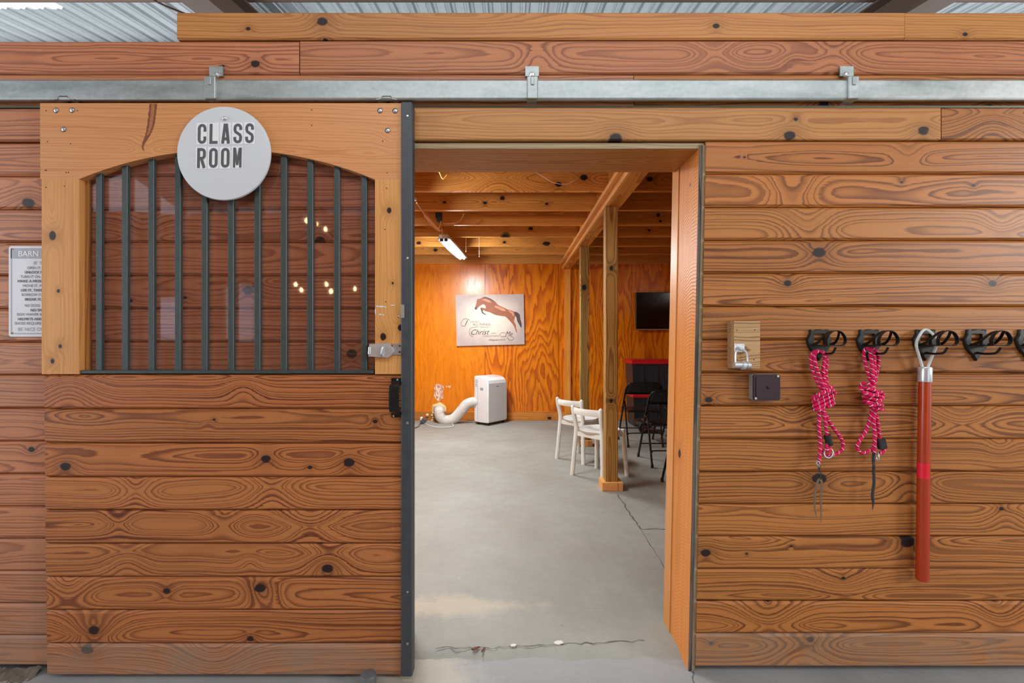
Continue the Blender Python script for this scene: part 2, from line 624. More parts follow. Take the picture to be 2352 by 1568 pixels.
MT['led'] = emit('lit_led_tube', (0.93, 0.97, 1.0), 5.0)
MT['bulb'] = emit('lit_warm_bulb', (1.0, 0.72, 0.36), 30.0)


def glass_mat():
    t = NT('window_glass')
    tr = t.n('ShaderNodeBsdfTransparent')
    tr.inputs[0].default_value = (0.93, 0.9, 0.93, 1)
    gl = t.n('ShaderNodeBsdfGlossy')
    gl.inputs['Roughness'].default_value = 0.03
    gl.inputs['Color'].default_value = (1, 0.97, 1, 1)
    lw = t.n('ShaderNodeLayerWeight')
    fr = t.math('MULTIPLY_ADD', t.math('POWER', lw.outputs['Facing'], 4.0), 0.7, 0.045)
    n = t.noise(t.coord(), 2.2, 1.0)
    bp = t.n('ShaderNodeBump')
    bp.inputs['Strength'].default_value = 0.1
    bp.inputs['Distance'].default_value = 0.02
    t.put(bp.inputs['Height'], n)
    t.t.links.new(bp.outputs[0], gl.inputs['Normal'])
    mx = t.n('ShaderNodeMixShader')
    t.put(mx.inputs[0], fr)
    t.t.links.new(tr.outputs[0], mx.inputs[1])
    t.t.links.new(gl.outputs[0], mx.inputs[2])
    t.t.links.new(mx.outputs[0], t.t.nodes['Material Output'].inputs['Surface'])
    return t.m


MT['glass'] = glass_mat()


def skylight_mat():
    t = NT('translucent_roof_sheet')
    tr = t.n('ShaderNodeBsdfTransparent')
    tl = t.n('ShaderNodeBsdfTranslucent')
    tl.inputs[0].default_value = (0.95, 0.97, 0.97, 1)
    mx = t.n('ShaderNodeMixShader')
    mx.inputs[0].default_value = 0.4
    t.t.links.new(tr.outputs[0], mx.inputs[1])
    t.t.links.new(tl.outputs[0], mx.inputs[2])
    t.t.links.new(mx.outputs[0], t.t.nodes['Material Output'].inputs['Surface'])
    return t.m


MT['skylight'] = skylight_mat()


def roof_mat():
    t = NT('galvalume_roof')
    p = t.coord()
    a = t.noise(t.vmath('MULTIPLY', p, (9.0, 0.8, 1.0)), 1.0, 3.0)
    b = t.noise(p, 14.0, 4.0, 0.6)
    col = t.mix(a, lin(150, 158, 160), lin(206, 210, 210))
    col = t.vmath('SCALE', col, scale=t.math('MULTIPLY_ADD', b, 0.3, 0.85))
    return t.done(col, 0.42, 0.55)


MT['roof'] = roof_mat()


def rope_mat():
    """bright pink braid with white and black flecks that spiral round; local UV: x along, y around"""
    t = NT('pink_flecked_rope')
    uv = t.n('ShaderNodeUVMap')
    u, v, _ = t.sep(uv.outputs[0])
    s = t.math('FRACT', t.math('ADD', t.math('MULTIPLY', u, 46.0), t.math('MULTIPLY', v, 1.0)))
    z = t.math('FRACT', t.math('MULTIPLY', v, 8.0))
    s2 = t.math('ADD', s, t.math('MULTIPLY', t.math('ABSOLUTE', t.math('SUBTRACT', z, 0.5)), 0.16))
    wm = t.ramp(s2, [(0.0, 0.0), (0.10, 0.0), (0.11, 1.0), (0.25, 1.0), (0.26, 0.0)], 'CONSTANT')
    bm = t.ramp(s2, [(0.0, 0.0), (0.30, 0.0), (0.31, 1.0), (0.44, 1.0), (0.45, 0.0)], 'CONSTANT')
    chk = t.math('GREATER_THAN', t.math('FRACT', t.math('ADD', t.math('MULTIPLY', u, 220.0), t.math('MULTIPLY', v, 4.0))), 0.35)
    col = t.mix(t.math('MULTIPLY', wm, chk), lin(214, 20, 84), lin(236, 214, 226))
    col = t.mix(t.math('MULTIPLY', bm, chk), col, lin(52, 14, 44))
    return t.done(col, 0.7, spec=0.2)


MT['rope'] = rope_mat()


def canvas_mat():
    t = NT('printed_canvas')
    p = t.coord()
    n = t.noise(p, 3.0, 4.0, 0.55)
    x, y, z = t.sep(p)
    d = t.math('SQRT', t.math('ADD', t.math('MULTIPLY', t.math('MULTIPLY', x, x), 2.6), t.math('MULTIPLY', t.math('MULTIPLY', z, z), 4.2)))
    f = t.math('ADD', d, t.math('MULTIPLY_ADD', n, 0.7, -0.35))
    col = t.ramp(f, [(0.1, lin(234, 224, 206)), (0.5, lin(220, 206, 190)), (0.95, lin(180, 164, 158))])
    return t.done(col, 0.5)


MT['canvas'] = canvas_mat()


# ------------------------------------------------------------------ boards
def board(name, L, H, T, loc, rot, mat, parent, knots=(), tint=None, seed=None, ch=0.0, cut=(0, 0), dirt=0.0):
    """a board centred on its own origin: x along (length L), z across (H), y through (T). cut = how far the lower left and
    lower right corners are pushed out along x"""
    m = M()
    hx, hz, hy = L / 2, H / 2, T / 2
    prof = [(-hy, -hz + ch), (-hy, hz - ch), (-hy + ch, hz), (hy, hz), (hy, -hz), (-hy + ch, -hz)] if ch else [(-hy, -hz), (-hy, hz), (hy, hz), (hy, -hz)]
    n = len(prof)
    vs = []
    for sx, k in ((-1, 0), (1, 1)):
        for (y, z) in prof:
            f = (hz - z) / H
            vs.append((sx * hx + cut[k] * f, y, z))
    fs = [(i, (i + 1) % n, n + (i + 1) % n, n + i) for i in range(n)] + [tuple(range(n)), tuple(range(2 * n - 1, n - 1, -1))]
    m.add(vs, fs)
    o = build(name, m, mat, parent, local=True)
    o.location = Vector(loc) - (wloc(parent) if parent is not None else Vector((0, 0, 0)))
    o.rotation_euler = rot
    o['seed'] = float(random.random() * 10 if seed is None else seed)
    if tint is None:
        k = random.uniform(0.92, 1.06)
        g = random.uniform(-0.04, 0.04)
        tint = (k, k * (1 + g), k * (1 + 1.5 * g))
    o['tint'] = [float(c) for c in tint]
    o['dirt'] = float(dirt)
    for i, kn in enumerate(list(knots)[:4]):
        o['k%d' % (i + 1)] = [float(c) for c in kn]
    return o


def face_board(name, x0, x1, z0, z1, yf, T, mat, parent, pk=(), x0b=None, x1b=None, vertical=False, **kw):
    """a board whose face lies at y = yf, facing the camera; pk = knots as photo points (px, py, radius px, core)"""
    cx, cz = (x0 + x1) / 2, (z0 + z1) / 2
    sc = (yf - CAMY) / F
    ks = []
    for (px, py, r, core) in pk:
        q = P(px, py, yf)
        if vertical:
            ks.append((q.z - cz, -(q.x - cx), r * sc, core))
        else:
            ks.append((q.x - cx, q.z - cz, r * sc, core))
    if vertical:
        return board(name, z1 - z0, x1 - x0, T, (cx, yf + T / 2, cz), (0, -PI / 2, 0), mat, parent, ks, **kw)
    cut = (0 if x0b is None else x0b - x0, 0 if x1b is None else x1b - x1)
    return board(name, x1 - x0, z1 - z0, T, (cx, yf + T / 2, cz), (0, 0, 0), mat, parent, ks, cut=cut, **kw)


# ------------------------------------------------------------------ floor
AZ = -0.02
floor = tag(empty('floor', (0, 0, AZ)), 'pale grey concrete floor of the aisle and the classroom', None, None, 'structure')
m = M().box(-9, 10, -6.2, 0.085, AZ - 0.12, AZ)
build('aisle_slab', m, MT['aisle'], floor)
# room slab with a crumbled front edge
m = M()
xs = [-3.3 + 0.015 * i for i in range(int(7.6 / 0.015) + 1)]
n = len(xs)
rows_ = []
for (yy, zz, jt) in ((0.045, AZ - 0.004, 1.0), (0.07, AZ + 0.006, 1.0), (0.09, -0.006, 0.9), (0.125, -0.001, 0.7), (0.18, 0.0, 0.3), (6.0, 0.0, 0.0)):
    rows_.append([(x, yy + jt * (0.022 * mnoise.noise((x * 6, 0, 0)) + 0.010 * mnoise.noise((x * 24, 3.0, 0)) + 0.004 * mnoise.noise((x * 90, yy * 40, 0))), zz + (0.003 * mnoise.noise((x * 45, yy * 30, 7)) if 0.06 < yy < 0.15 else 0)) for x in xs])
vs = [p for r in rows_ for p in r]
fs = [(r * n + i, r * n + i + 1, (r + 1) * n + i + 1, (r + 1) * n + i) for r in range(5) for i in range(n - 1)]
m = M().add(vs, fs)
build('room_slab', m, MT['slab'], floor, smooth=True, sharp=1.2)


def crack(path, w, z):
    mm = M()
    vs = []
    for i, q in enumerate(path):
        a, b = path[max(0, i - 1)], path[min(len(path) - 1, i + 1)]
        t = (b - a).normalized()
        nn = Vector((-t.y, t.x, 0)) * w * random.uniform(0.4, 1.3)
        vs += [q + nn + Vector((0, 0, z)), q - nn + Vector((0, 0, z))]
    mm.add(vs, [(2 * i, 2 * i + 1, 2 * i + 3, 2 * i + 2) for i in range(len(path) - 1)])
    build('crack', mm, MT['crack'], floor)


def jag(pp, k, amp):
    out = []
    for a, b in zip(pp[:-1], pp[1:]):
        for i in range(k):
            q = a.lerp(b, i / k)
            out.append(q + Vector((random.uniform(-amp, amp), random.uniform(-amp, amp), 0)))
    return out + [pp[-1]]


crack(jag([G(1418, 1134), G(1428, 1150), G(1446, 1178), G(1472, 1215)], 8, 0.008), 0.006, 0.0012)
crack(jag([G(1472, 1215), G(1500, 1214), G(1560, 1217)], 8, 0.006), 0.005, 0.0012)
crack(jag([G(1474, 1217), G(1505, 1268), G(1552, 1345)], 8, 0.006), 0.0025, 0.0012)
crack(jag([G(1590, 1530, AZ), G(1594, 1546, AZ), G(1590, 1556, AZ), G(1598, 1590, AZ)], 6, 0.004), 0.0025, 0.0012)

crack(jag([G(1005, 1487), G(1100, 1489), G(1200, 1484), G(1330, 1478), G(1480, 1471)], 10, 0.008), 0.0022, 0.0015)

# ------------------------------------------------------------------ front wall of horizontal boards
rows = [37, 101, 178, 253, 328.5, 404, 479.5, 554.5, 630, 705, 780.5, 855.5, 930.5, 1005.5, 1080, 1153.5, 1226.5, 1300, 1373.5, 1446.5, 1523]
WK = [(1414, 317, 15, 1), (1828, 274, 6, 1), (1814, 310, 13, 1), (2121, 300, 13, 1), (2282, 285, 24, 0), (1710, 361, 2.5, 1), (2086, 352, 12, 0),
      (2071, 418, 4.5, 1), (2236, 426, 4.5, 1), (1820, 437, 22, 0), (1858, 519, 22, 0), (2300, 510, 14, 0), (1881, 578, 15, 1), (1809, 650, 10, 1), (2280, 650, 9, 1),
      (1628, 918, 8, 1), (2210, 952, 24, 0), (1820, 950, 12, 0), (2297, 1023, 11, 0), (1882, 1100, 14, 1), (2095, 1122, 18, 0),
      (2300, 1168, 5, 1), (2312, 1186, 16, 0), (1621, 1270, 10, 1), (2085, 1243, 15, 1), (1817, 1254, 3, 1), (1715, 1271, 3, 1),
      (1937, 1327, 4, 1), (1932, 1320, 22, 0), (1766, 1381, 4.5, 1), (1765, 1417, 26, 0), (2288, 1379, 5, 1), (2295, 1402, 18, 0),
      (1862, 1468, 8, 1), (1845, 1490, 24, 0), (1633, 1476, 5, 1),
      (740, 48, 12, 1), (570, 66, 5, 1), (746, 92, 6, 1), (1645, 59, 7, 1), (1616, 86, 13, 1), (1917, 49, 12, 1), (2217, 79, 6, 1),
      (586, 148, 9, 1), (512, 152, 4, 1), (1644, 120, 18, 0), (1825, 130, 14, 0), (1915, 128, 20, 0), (1237, 135, 14, 0), (1480, 130, 18, 0),
      (1891, 238, 12, 1), (2273, 247, 8, 1),
      (65, 466, 15, 1), (72, 1032, 7, 1), (35, 700, 6, 1), (570, 666, 12, 1), (735, 553, 11, 1), (808, 812, 13, 1), (300, 690, 4, 1), (425, 683, 5, 1), (330, 520, 16, 0)]


def knots_in(pxa, pxb, pya, pyb, table):
    return [k for k in table if pxa <= k[0] < pxb and pya <= k[1] < pyb]


wall = tag(empty('wall_front', (0, 0, AZ)), 'varnished pine plank wall with the classroom doorway', None, None, 'structure')
JT, JB = 1616, 1592       # where the right boards begin, top and bottom of the opening


def jx(py):
    return JT + (JB - JT) * (py - 330) / (1523 - 330)


gap = 0.0012
for i in range(len(rows) - 1):
    a, b = rows[i], rows[i + 1]
    z1, z0 = Z(a) - gap, Z(b) + gap
    jit = lambda: -0.026 + random.uniform(-0.0015, 0.0015)
    cool = (0.98, 1.0, 1.08)
    if i == 0:
        face_board('plank', X(417), X(2066) - gap, z0 + 0.002, z1, jit(), 0.036, W['header'], wall, knots_in(417, 2066, a, b, WK), ch=0.006, tint=(1.04, 0.93, 0.88))
        face_board('plank', X(2066) + gap, X(3300), z0 + 0.002, z1, jit(), 0.036, W['header'], wall, knots_in(2066, 3300, a, b, WK), ch=0.006, tint=(1.0, 0.9, 0.8))
    elif i == 1:
        face_board('plank', X(-900), X(694) - gap, z0, z1 - 0.003, jit(), 0.036, W['red'], wall, knots_in(-900, 694, a, b, WK), ch=0.006, tint=(1.02, 0.98, 1.05))
        face_board('plank', X(695) + gap, X(3300), z0, z1, jit(), 0.036, W['red'], wall, knots_in(695, 3300, a, b, WK), ch=0.006, tint=(0.92, 0.9, 0.86))
    elif i == 2:
        face_board('plank', X(-900), X(1452) - gap, z0, z1, jit(), 0.036, W['red'], wall, knots_in(-900, 1452, a, b, WK), ch=0.006)
        face_board('plank', X(1452) + gap, X(3300), z0, z1, jit(), 0.036, W['wall'], wall, knots_in(1452, 3300, a, b, WK), ch=0.006)
    else:
        d = 5 if i > 3 else 2
        lz1, lz0 = Z(a + d) - gap, Z(b + d) + gap
        low = max(0.0, (i - 15) / 4.0)
        if i == 3:
            face_board('plank', X(-900), X(932) - gap, lz0, lz1, jit(), 0.036, W['red'], wall, knots_in(-900, 930, a, b, WK), ch=0.006, tint=(0.95, 0.95, 0.95))
            face_board('plank', X(932) + gap, X(2147) - gap, z0, z1, -0.028, 0.038, W['header'], wall, knots_in(935, 2147, a, b, WK), ch=0.004, tint=(1.04, 0.98, 0.9))
            face_board('plank', X(2148) + gap, X(3300), z0, z1, jit(), 0.036, W['wall'], wall, knots_in(2147, 3300, a, b, WK), ch=0.006, tint=(0.9, 0.88, 0.82))
        else:
            if i == len(rows) - 2:
                lz0 = Z(b) + 0.006
            face_board('plank', X(-900), X(912), lz0, lz1, jit(), 0.036, W['red'], wall, knots_in(-900, 930, a + d, b + d, WK), ch=0.009, dirt=low * 0.9)
            face_board('plank', X(jx(a)), X(3300), z0, z1, jit(), 0.036, W['wall'], wall, knots_in(1500, 3300, a, b, WK), x0b=X(jx(b)), ch=0.009, dirt=max(0, (i - 18)) * 0.75)
# framing and sheathing behind the boards
m = M().box(X(-900), X(905), 0.014, 0.22, 0.0, Z(101) - 0.01)
build('sheathing', m, MT['dark_gap'], wall)
m = M().box(X(1622), X(3300), 0.014, 0.22, 0.0, Z(37) - 0.01)
build('sheathing', m, MT['dark_gap'], wall)
m = M().box(X(905), X(1622), 0.014, 0.22, Z(326), Z(37) - 0.01)
build('sheathing', m, MT['dark_gap'], wall)
m = M().box(X(420), X(905), 0.014, 0.22, Z(101) - 0.01, Z(37) - 0.01)
build('sheathing', m, MT['dark_gap'], wall)

# door lining: header board, right jamb (rough sawn, blackened front edge), left jamb behind the door
xt, xb = X(1603), X(1578)
lean = math.atan2(xt - xb, Z(340) - AZ)
trim = tag(empty('trim_1', (0, 0.1, Z(330))), 'pine board lining the top of the doorway, weathered grey front edge', None, None, 'structure')
hz = Z(340, -0.014)
board('header_lining', xt + 0.02 - X(925), 0.26, 0.022, ((X(925) + xt + 0.02) / 2, 0.13 - 0.004, hz + 0.011), (-PI / 2, 0, 0), W['header'], trim, tint=(1.0, 0.84, 0.56))  # orange tint carries the warm bounce light of the room
board('edge', xt + 0.02 - X(925), 0.0222, 0.006, ((X(925) + xt + 0.02) / 2, -0.0075, hz + 0.011), (0, 0, 0), W['grey'], trim, tint=(1.12, 1.08, 1.0))
trim2 = tag(empty('trim_2', (xb, 0.1, AZ)), 'rough sawn orange jamb of the doorway, blackened front edge', None, None, 'structure')


def jamb_board(name, y0, y1, dx, thick, mat, parent, tint, knots=(), z0=AZ):
    H = hz + 0.02 - z0
    xc = (xt + xb) / 2 + dx + thick / 2
    L = H / math.cos(lean)
    return board(name, L, y1 - y0, thick, (xc, (y0 + y1) / 2, z0 + H / 2 + 0.004), (0, -PI / 2 + lean, PI / 2) if False else Matrix.Rotation(lean, 3, 'Y').to_4x4().to_euler(), mat, parent, knots, tint=tint)


def lean_board(name, y0, y1, dx, thick, mat, parent, tint, z0=AZ, seed=None):
    """jamb board: length up (leaning), local z along depth, local y through its thickness towards +x"""
    H = hz + 0.01 - z0
    xc = (xt + xb) / 2 + dx + thick / 2
    # local x -> up (leaning to +x), local z -> depth +y , local y -> +x
    up = Vector((math.sin(lean), 0, math.cos(lean)))
    dep = Vector((0, 1, 0))
    yax = dep.cross(up)
    R = Matrix((up, yax, dep)).transposed()
    o = board(name, H / math.cos(lean), y1 - y0, thick, (xc, (y0 + y1) / 2, z0 + H / 2), R.to_euler(), mat, parent, tint=tint, seed=seed)
    return o


o = lean_board('jamb_board', -0.012, 0.205, 0.0, 0.024, W['rough'], trim2, (1.05, 1.0, 0.95), seed=3.3)
o['k1'] = [-0.22, 0.04, 0.02, 0.8]
o['k2'] = [0.93, -0.02, 0.008, 0.7]
lean_board('edge', -0.017, -0.0115, 0.0, 0.012, W['black_edge'], trim2, (1, 1, 1.02))
lean_board('edge', -0.019, -0.0115, 0.0125, 0.0115, W['grey'], trim2, (0.82, 0.8, 0.76))
lean_board('inner_jamb_board', 0.205, 0.29, -0.004, 0.03, W['pale'], trim2, (1.0, 0.86, 0.66))
trim3 = tag(empty('trim_3', (X(916), 0.1, AZ)), 'pine jamb of the doorway hidden behind the sliding door', None, None, 'structure')
face_board('jamb_board', X(905), X(918), AZ, hz, -0.02, 0.25, W['header'], trim3, vertical=True)

# ------------------------------------------------------------------ classroom shell
YB = 5.89
RX0, RX1 = -3.3, 4.2
CEIL = 2.63
wb = tag(empty('wall_back', (0, YB, 0)), 'amber plywood back wall of the classroom', None, None, 'structure')
seams = [X(946 - 168, YB), X(946, YB), X(1114, YB), X(1283, YB), X(1451, YB), X(1619, YB), X(1787, YB)]
edges = [RX0] + seams + [RX1]
soft = [0.6, 0.62, 0.66, 0.0, 0.05, 0.1, 0.1, 0.1]
for i in range(len(edges) - 1):
    o = face_board('plywood_panel', edges[i] + 0.0025, edges[i + 1] - 0.0025, 0.0, CEIL + 0.2, YB, 0.02, W['ply'], wb, vertical=True)
    o['soft'] = soft[i]
    o['seed'] = 1.7 * i + 0.4
build('studs', M().box(RX0, RX1, YB + 0.021, YB + 0.1, 0, CEIL + 0.3), W['cleat'], wb)
wl = tag(empty('wall_left', (RX0, 3, 0)), 'amber plywood left wall of the classroom', None, None, 'structure')
wr = tag(empty('wall_right', (RX1, 3, 0)), 'amber plywood right wall of the classroom', None, None, 'structure')
for par, x, sg in ((wl, RX0, 1), (wr, RX1, -1)):
    for k in range(5):
        y0 = 0.22 + k * 1.14
        CH = 2.45 if k == 0 else CEIL + 0.2
        o = board('plywood_panel', CH, min(1.13, YB - y0), 0.02, (x - sg * 0.011, y0 + min(1.13, YB - y0) / 2, CH / 2), (0, -PI / 2, sg * PI / 2), W['ply'], par)
        o['soft'] = 0.15
wi = tag(empty('wall_inner', (0, 0.22, 0)), 'amber plywood room side of the doorway wall', None, None, 'structure')
for x0, x1 in ((RX0, X(905)), (X(1640), RX1)):
    o = face_board('plywood_panel', x0, x1, 0.0, 2.45, 0.222, 0.02, W['ply'], wi, vertical=True)
    o['soft'] = 0.1
face_board('plywood_panel', X(905), X(1640), hz + 0.03, 2.45, 0.222, 0.02, W['ply'], wi)['soft'] = 0.1
bb = tag(empty('baseboard_back', (0, YB, 0)), 'brown pine baseboard along the plywood wall', None, None, 'structure')
face_board('baseboard_board', X(1070, YB), X(1297, YB), 0.0, 0.145, YB - 0.022, 0.022, W['joist'], bb, tint=(0.86, 0.72, 0.6), pk=[(1262, 960, 4, 1)], ch=0.004)
face_board('baseboard_board', RX0, X(1060, YB), 0.0, 0.145, YB - 0.022, 0.022, W['joist'], bb, tint=(0.6, 0.52, 0.44), ch=0.004)
face_board('baseboard_board', X(1311, YB), RX1, 0.0, 0.13, YB - 0.022, 0.022, W['joist'], bb, tint=(0.84, 0.7, 0.58), ch=0.004)
tc = tag(empty('trim_4', (X(1304, YB), YB, 0)), 'pine stud standing against the plywood wall under the girder', None, None, 'structure')
face_board('stud', X(1297, YB - 0.04), X(1310.5, YB - 0.04), 0.0, 2.55, YB - 0.045, 0.045, W['joist'], tc, vertical=True, tint=(1.05, 0.94, 0.6))

ceil = tag(empty('ceiling', (0, 3, CEIL)), 'open pine joists and deck above the classroom', None, None, 'structure')
build('deck', M().box(RX0 - 0.1, RX1 + 0.1, 0.98, YB + 0.1, CEIL + 0.235, CEIL + 0.26), W['deck'], ceil)
JK = {2: [(1160, 447, 6, 0)], }
jk_px = {0: [(1283, 424, 7, 1), (1341, 408, 8, 1), (1146, 413, 22, 0), (1493, 411, 7, 1)], 1: [(1154, 455, 5, 1), (1021, 464, 3.5, 1), (1114, 466, 4, 1), (1256, 468, 4, 1)],
         2: [(1512, 494, 5, 1), (1517, 508, 3, 1)], 3: [(1162, 542, 11, 0.6), (1491, 529, 3.5, 1), (1219, 525, 5, 0.8)], 4: [(962, 558, 5, 0.6), (1159, 556, 4, 1), (1255, 560, 8, 0.8)], 5: [(1000, 574, 4, 0.8)], 6: [(1520, 590, 5, 1)]}
GX0, GX1 = 0.845, 0.965
for i in range(-2, 8):
    y = 2.22 + 0.6 * i
    if y < 0.9 or y > YB - 0.1:
        continue
    ks = jk_px.get(i, [])
    xm = X(1430, y)
    face_board('joist', RX0, GX0 - 0.001, CEIL, CEIL + 0.235, y, 0.04, W['joist'], ceil, [k for k in ks if X(k[0], y) < GX0], ch=0.003)
    face_board('joist', GX1 + 0.001, RX1, CEIL, CEIL + 0.235, y, 0.04, W['joist'], ceil, [k for k in ks if X(k[0], y) > GX1], ch=0.003, tint=(0.92, 0.8, 0.66))
face_board('rim_board', RX0, RX1, CEIL - 0.04, CEIL + 0.2, YB - 0.042, 0.04, W['joist'], ceil, ch=0.003)
# girder: doubled planks with ledger strips, on posts
yl = (YB - 0.05) - 0.96
yc = 0.96 + yl / 2
for x in (GX0 + 0.03, GX1 - 0.03):
    board('girder_plank', yl, 0.31, 0.058, (x, yc, 2.5 + 0.155), (0, 0, PI / 2), W['joist'], ceil, tint=(0.92, 0.82, 0.7))
board('ledger_strip', yl, 0.04, 0.04, (GX0 - 0.0215, yc, CEIL - 0.021), (0, 0, PI / 2), W['cleat'], ceil, tint=(1.0, 0.93, 0.74))
board('ledger_strip', yl, 0.035, 0.022, (GX0 - 0.0115, yc, 2.518), (0, 0, PI / 2), W['cleat'], ceil, tint=(1.0, 0.93, 0.74))

# ------------------------------------------------------------------ barn roof over everything
RZ, RS = 4.67, 0.194


def roofz(y):
    return RZ + RS * y


roof = tag(empty('roof', (0, 0, RZ)), 'ribbed galvanised roof above the plank wall', None, None, 'structure')


def ribbed(x0, x1, y0, y1):
    mm = M()
    prof = []
    x = x0
    while x < x1 - 1e-6:
        for dx, h in ((0, 0), (0.095, 0), (0.105, 0.012), (0.125, 0.012), (0.135, 0), (0.16, 0), (0.178, 0.034), (0.212, 0.034), (0.23, 0)):
            if x + dx < x1:
                prof.append((x + dx, h))
        x += 0.23
    prof.append((x1, 0))
    nn = len(prof)
    vs = [(px, y0, roofz(y0) + h) for px, h in prof] + [(px, y1, roofz(y1) + h) for px, h in prof]
    mm.add(vs, [(i, i + 1, nn + i + 1, nn + i) for i in range(nn - 1)])
    return mm


x = -9.2
while x < 9.9:
    x1 = x + 0.92
    if -7.4 < x < -6.0:
        build('roof_sheet', ribbed(x, x1, 3.92, 11.0), MT['roof'], roof)
        build('skylight_sheet', ribbed(x, x1, -6.3, 3.95), MT['skylight'], roof)
    else:
        build('roof_sheet', ribbed(x, x1, -6.3, 11.0), MT['roof'], roof)
    x = x1
fr = tag(empty('roof_frame', (0, 3, roofz(3))), 'brown steel rafters and purlins under the metal roof', None, None, 'structure')
ang = math.atan(RS)
for xc in (-3.16, 4.28):
    mm = M()
    f = lambda x, y, dz: (x, y, roofz(y) - 0.16 + dz)
    for (xa, xb2, za, zb) in ((-0.15, 0.15, -0.02, 0.0), (-0.008, 0.008, -0.33, -0.02), (-0.15, 0.15, -0.35, -0.33)):
        vs = [f(xc + x, y, z) for z in (za, zb) for y in (-6.2, 10.9) for x in (xa, xb2)]
        mm.add(vs, [(0, 2, 3, 1), (4, 5, 7, 6), (0, 1, 5, 4), (2, 6, 7, 3), (0, 4, 6, 2), (1, 3, 7, 5)])
    build('rafter', mm, MT['steel_brown'], fr)
for y in (-4.4, -2.9, -1.4, 0.2, 1.9, 3.45, 5.1, 6.7):
    z = roofz(y)
    mm = M()
    mm.box(-9.2, 9.9, y - 0.004, y + 0.004, z - 0.16, z - 0.012)
    mm.box(-9.2, 9.9, y - 0.06, y, z - 0.16, z - 0.15)
    build('purlin', mm, MT['steel_dark'], fr)
o = tag(build('hanging_wire', M().tube([P(352, 0, 3.4), P(390, 18, 3.6), P(440, 38, 3.8), P(480, 60, 3.9)], 0.012, 6), MT['steel_brown']), 'thin brown wire slanting across the roof sheets above the plank wall', 'wire')

# the far side of the aisle (behind the camera): plank wall with white framed windows, open doorway
wo = tag(empty('wall_opposite', (0, -6, 0)), 'brown plank wall across the aisle, behind the camera', None, None, 'structure')
for (xa, xb2, za, zb) in ((-9, -5.98, 0, 3.45), (-5.98, -5.52, 0, 1.3), (-5.98, -5.52, 2.05, 3.45), (-5.52, -4.75, 0, 3.45), (-4.75, -4.25, 0, 1.3), (-4.75, -4.25, 2.25, 3.45), (-4.25, 1.6, 0, 3.45), (1.6, 5.2, 3.0, 3.45), (5.2, 9.8, 0, 3.45)):
    nrow = max(1, int(round((zb - za) / 0.23)))
    for k in range(nrow):
        h = (zb - za) / nrow
        board('plank', xb2 - xa, h - 0.004, 0.04, ((xa + xb2) / 2, -6.02, za + h * (k + 0.5)), (0, 0, PI), W['deck'], wo, ch=0.006)
for i, xc, hw, wz in ((1, -5.75, 0.23, 2.05), (2, -4.5, 0.25, 2.25)):
    w_ = tag(empty('window_%d' % i, (xc, -5.99, 1.3)), 'white framed window across the aisle, mirrored in the door glass', None, None, 'structure')
    for b4 in ((xc - hw, xc - hw + 0.06, 1.3, wz), (xc + hw - 0.06, xc + hw, 1.3, wz), (xc - hw, xc + hw, 1.3, 1.36), (xc - hw, xc + hw, wz - 0.06, wz)):
        build('frame_bar', M().box(b4[0], b4[1], -6.04, -5.96, b4[2], b4[3]), MT['white'], w_)
    build('pane', M().box(xc - hw + 0.06, xc + hw - 0.06, -6.01, -6.006, 1.36, wz - 0.06), MT['glass'], w_)


def mirrored(px, py, t):
    """a point of the aisle that the door glass mirrors at (px, py), t metres before the glass"""
    sx, sz = (px - 1176) / F, (784 - py) / F
    return Vector((sx * (1.87 + t), -0.04 - t, CAMZ + sz * (1.87 + t)))


for lb_, t, bulbs, zt_ in (('high brass hanging lamp of the aisle, two warm bulbs mirrored in the door glass', 4.6, ((702, 504), (744, 526), (722, 512)), None),
                           ('low brass hanging lamp of the aisle, warm bulbs mirrored halfway up the door glass', 5.3, ((697, 667), (684, 653), (747, 652), (757, 668), (812, 664)), None)):
    pts_ = [mirrored(a, b, t + 0.12 * (k % 3)) for k, (a, b) in enumerate(bulbs)]
    cc_ = sum(pts_, Vector()) / len(pts_)
    tp = roofz(cc_.y) - 0.16
    e = tag(empty('hanging_lamp', (cc_.x, cc_.y, cc_.z)), lb_, 'lamp', 'hanging lamps over the aisle')
    hub = cc_ + Vector((0, 0, 0.22))
    build('stem', M().cyl(hub, (cc_.x, cc_.y, roofz(cc_.y) - 0.005), 0.008, n=8), MT['tan'], e)
    build('hub', M().lathe([(0.01, -0.05), (0.04, -0.02), (0.04, 0.02), (0.01, 0.05)], hub, (0, 0, 1), 14), MT['tan'], e, smooth=True)
    for q in pts_:
        a_ = build('arm', M().tube([hub, (hub + q) / 2 + Vector((0, 0, -0.12)), q + Vector((0, 0, -0.06)), q + Vector((0, 0, -0.03))], 0.006, 6), MT['tan'], e, smooth=True)
        build('bulb', M().lathe([(0.012, -0.035), (0.026, 0.0), (0.018, 0.025), (0.002, 0.045)], q, (0, 0, 1), 12), MT['bulb'], a_, smooth=True)

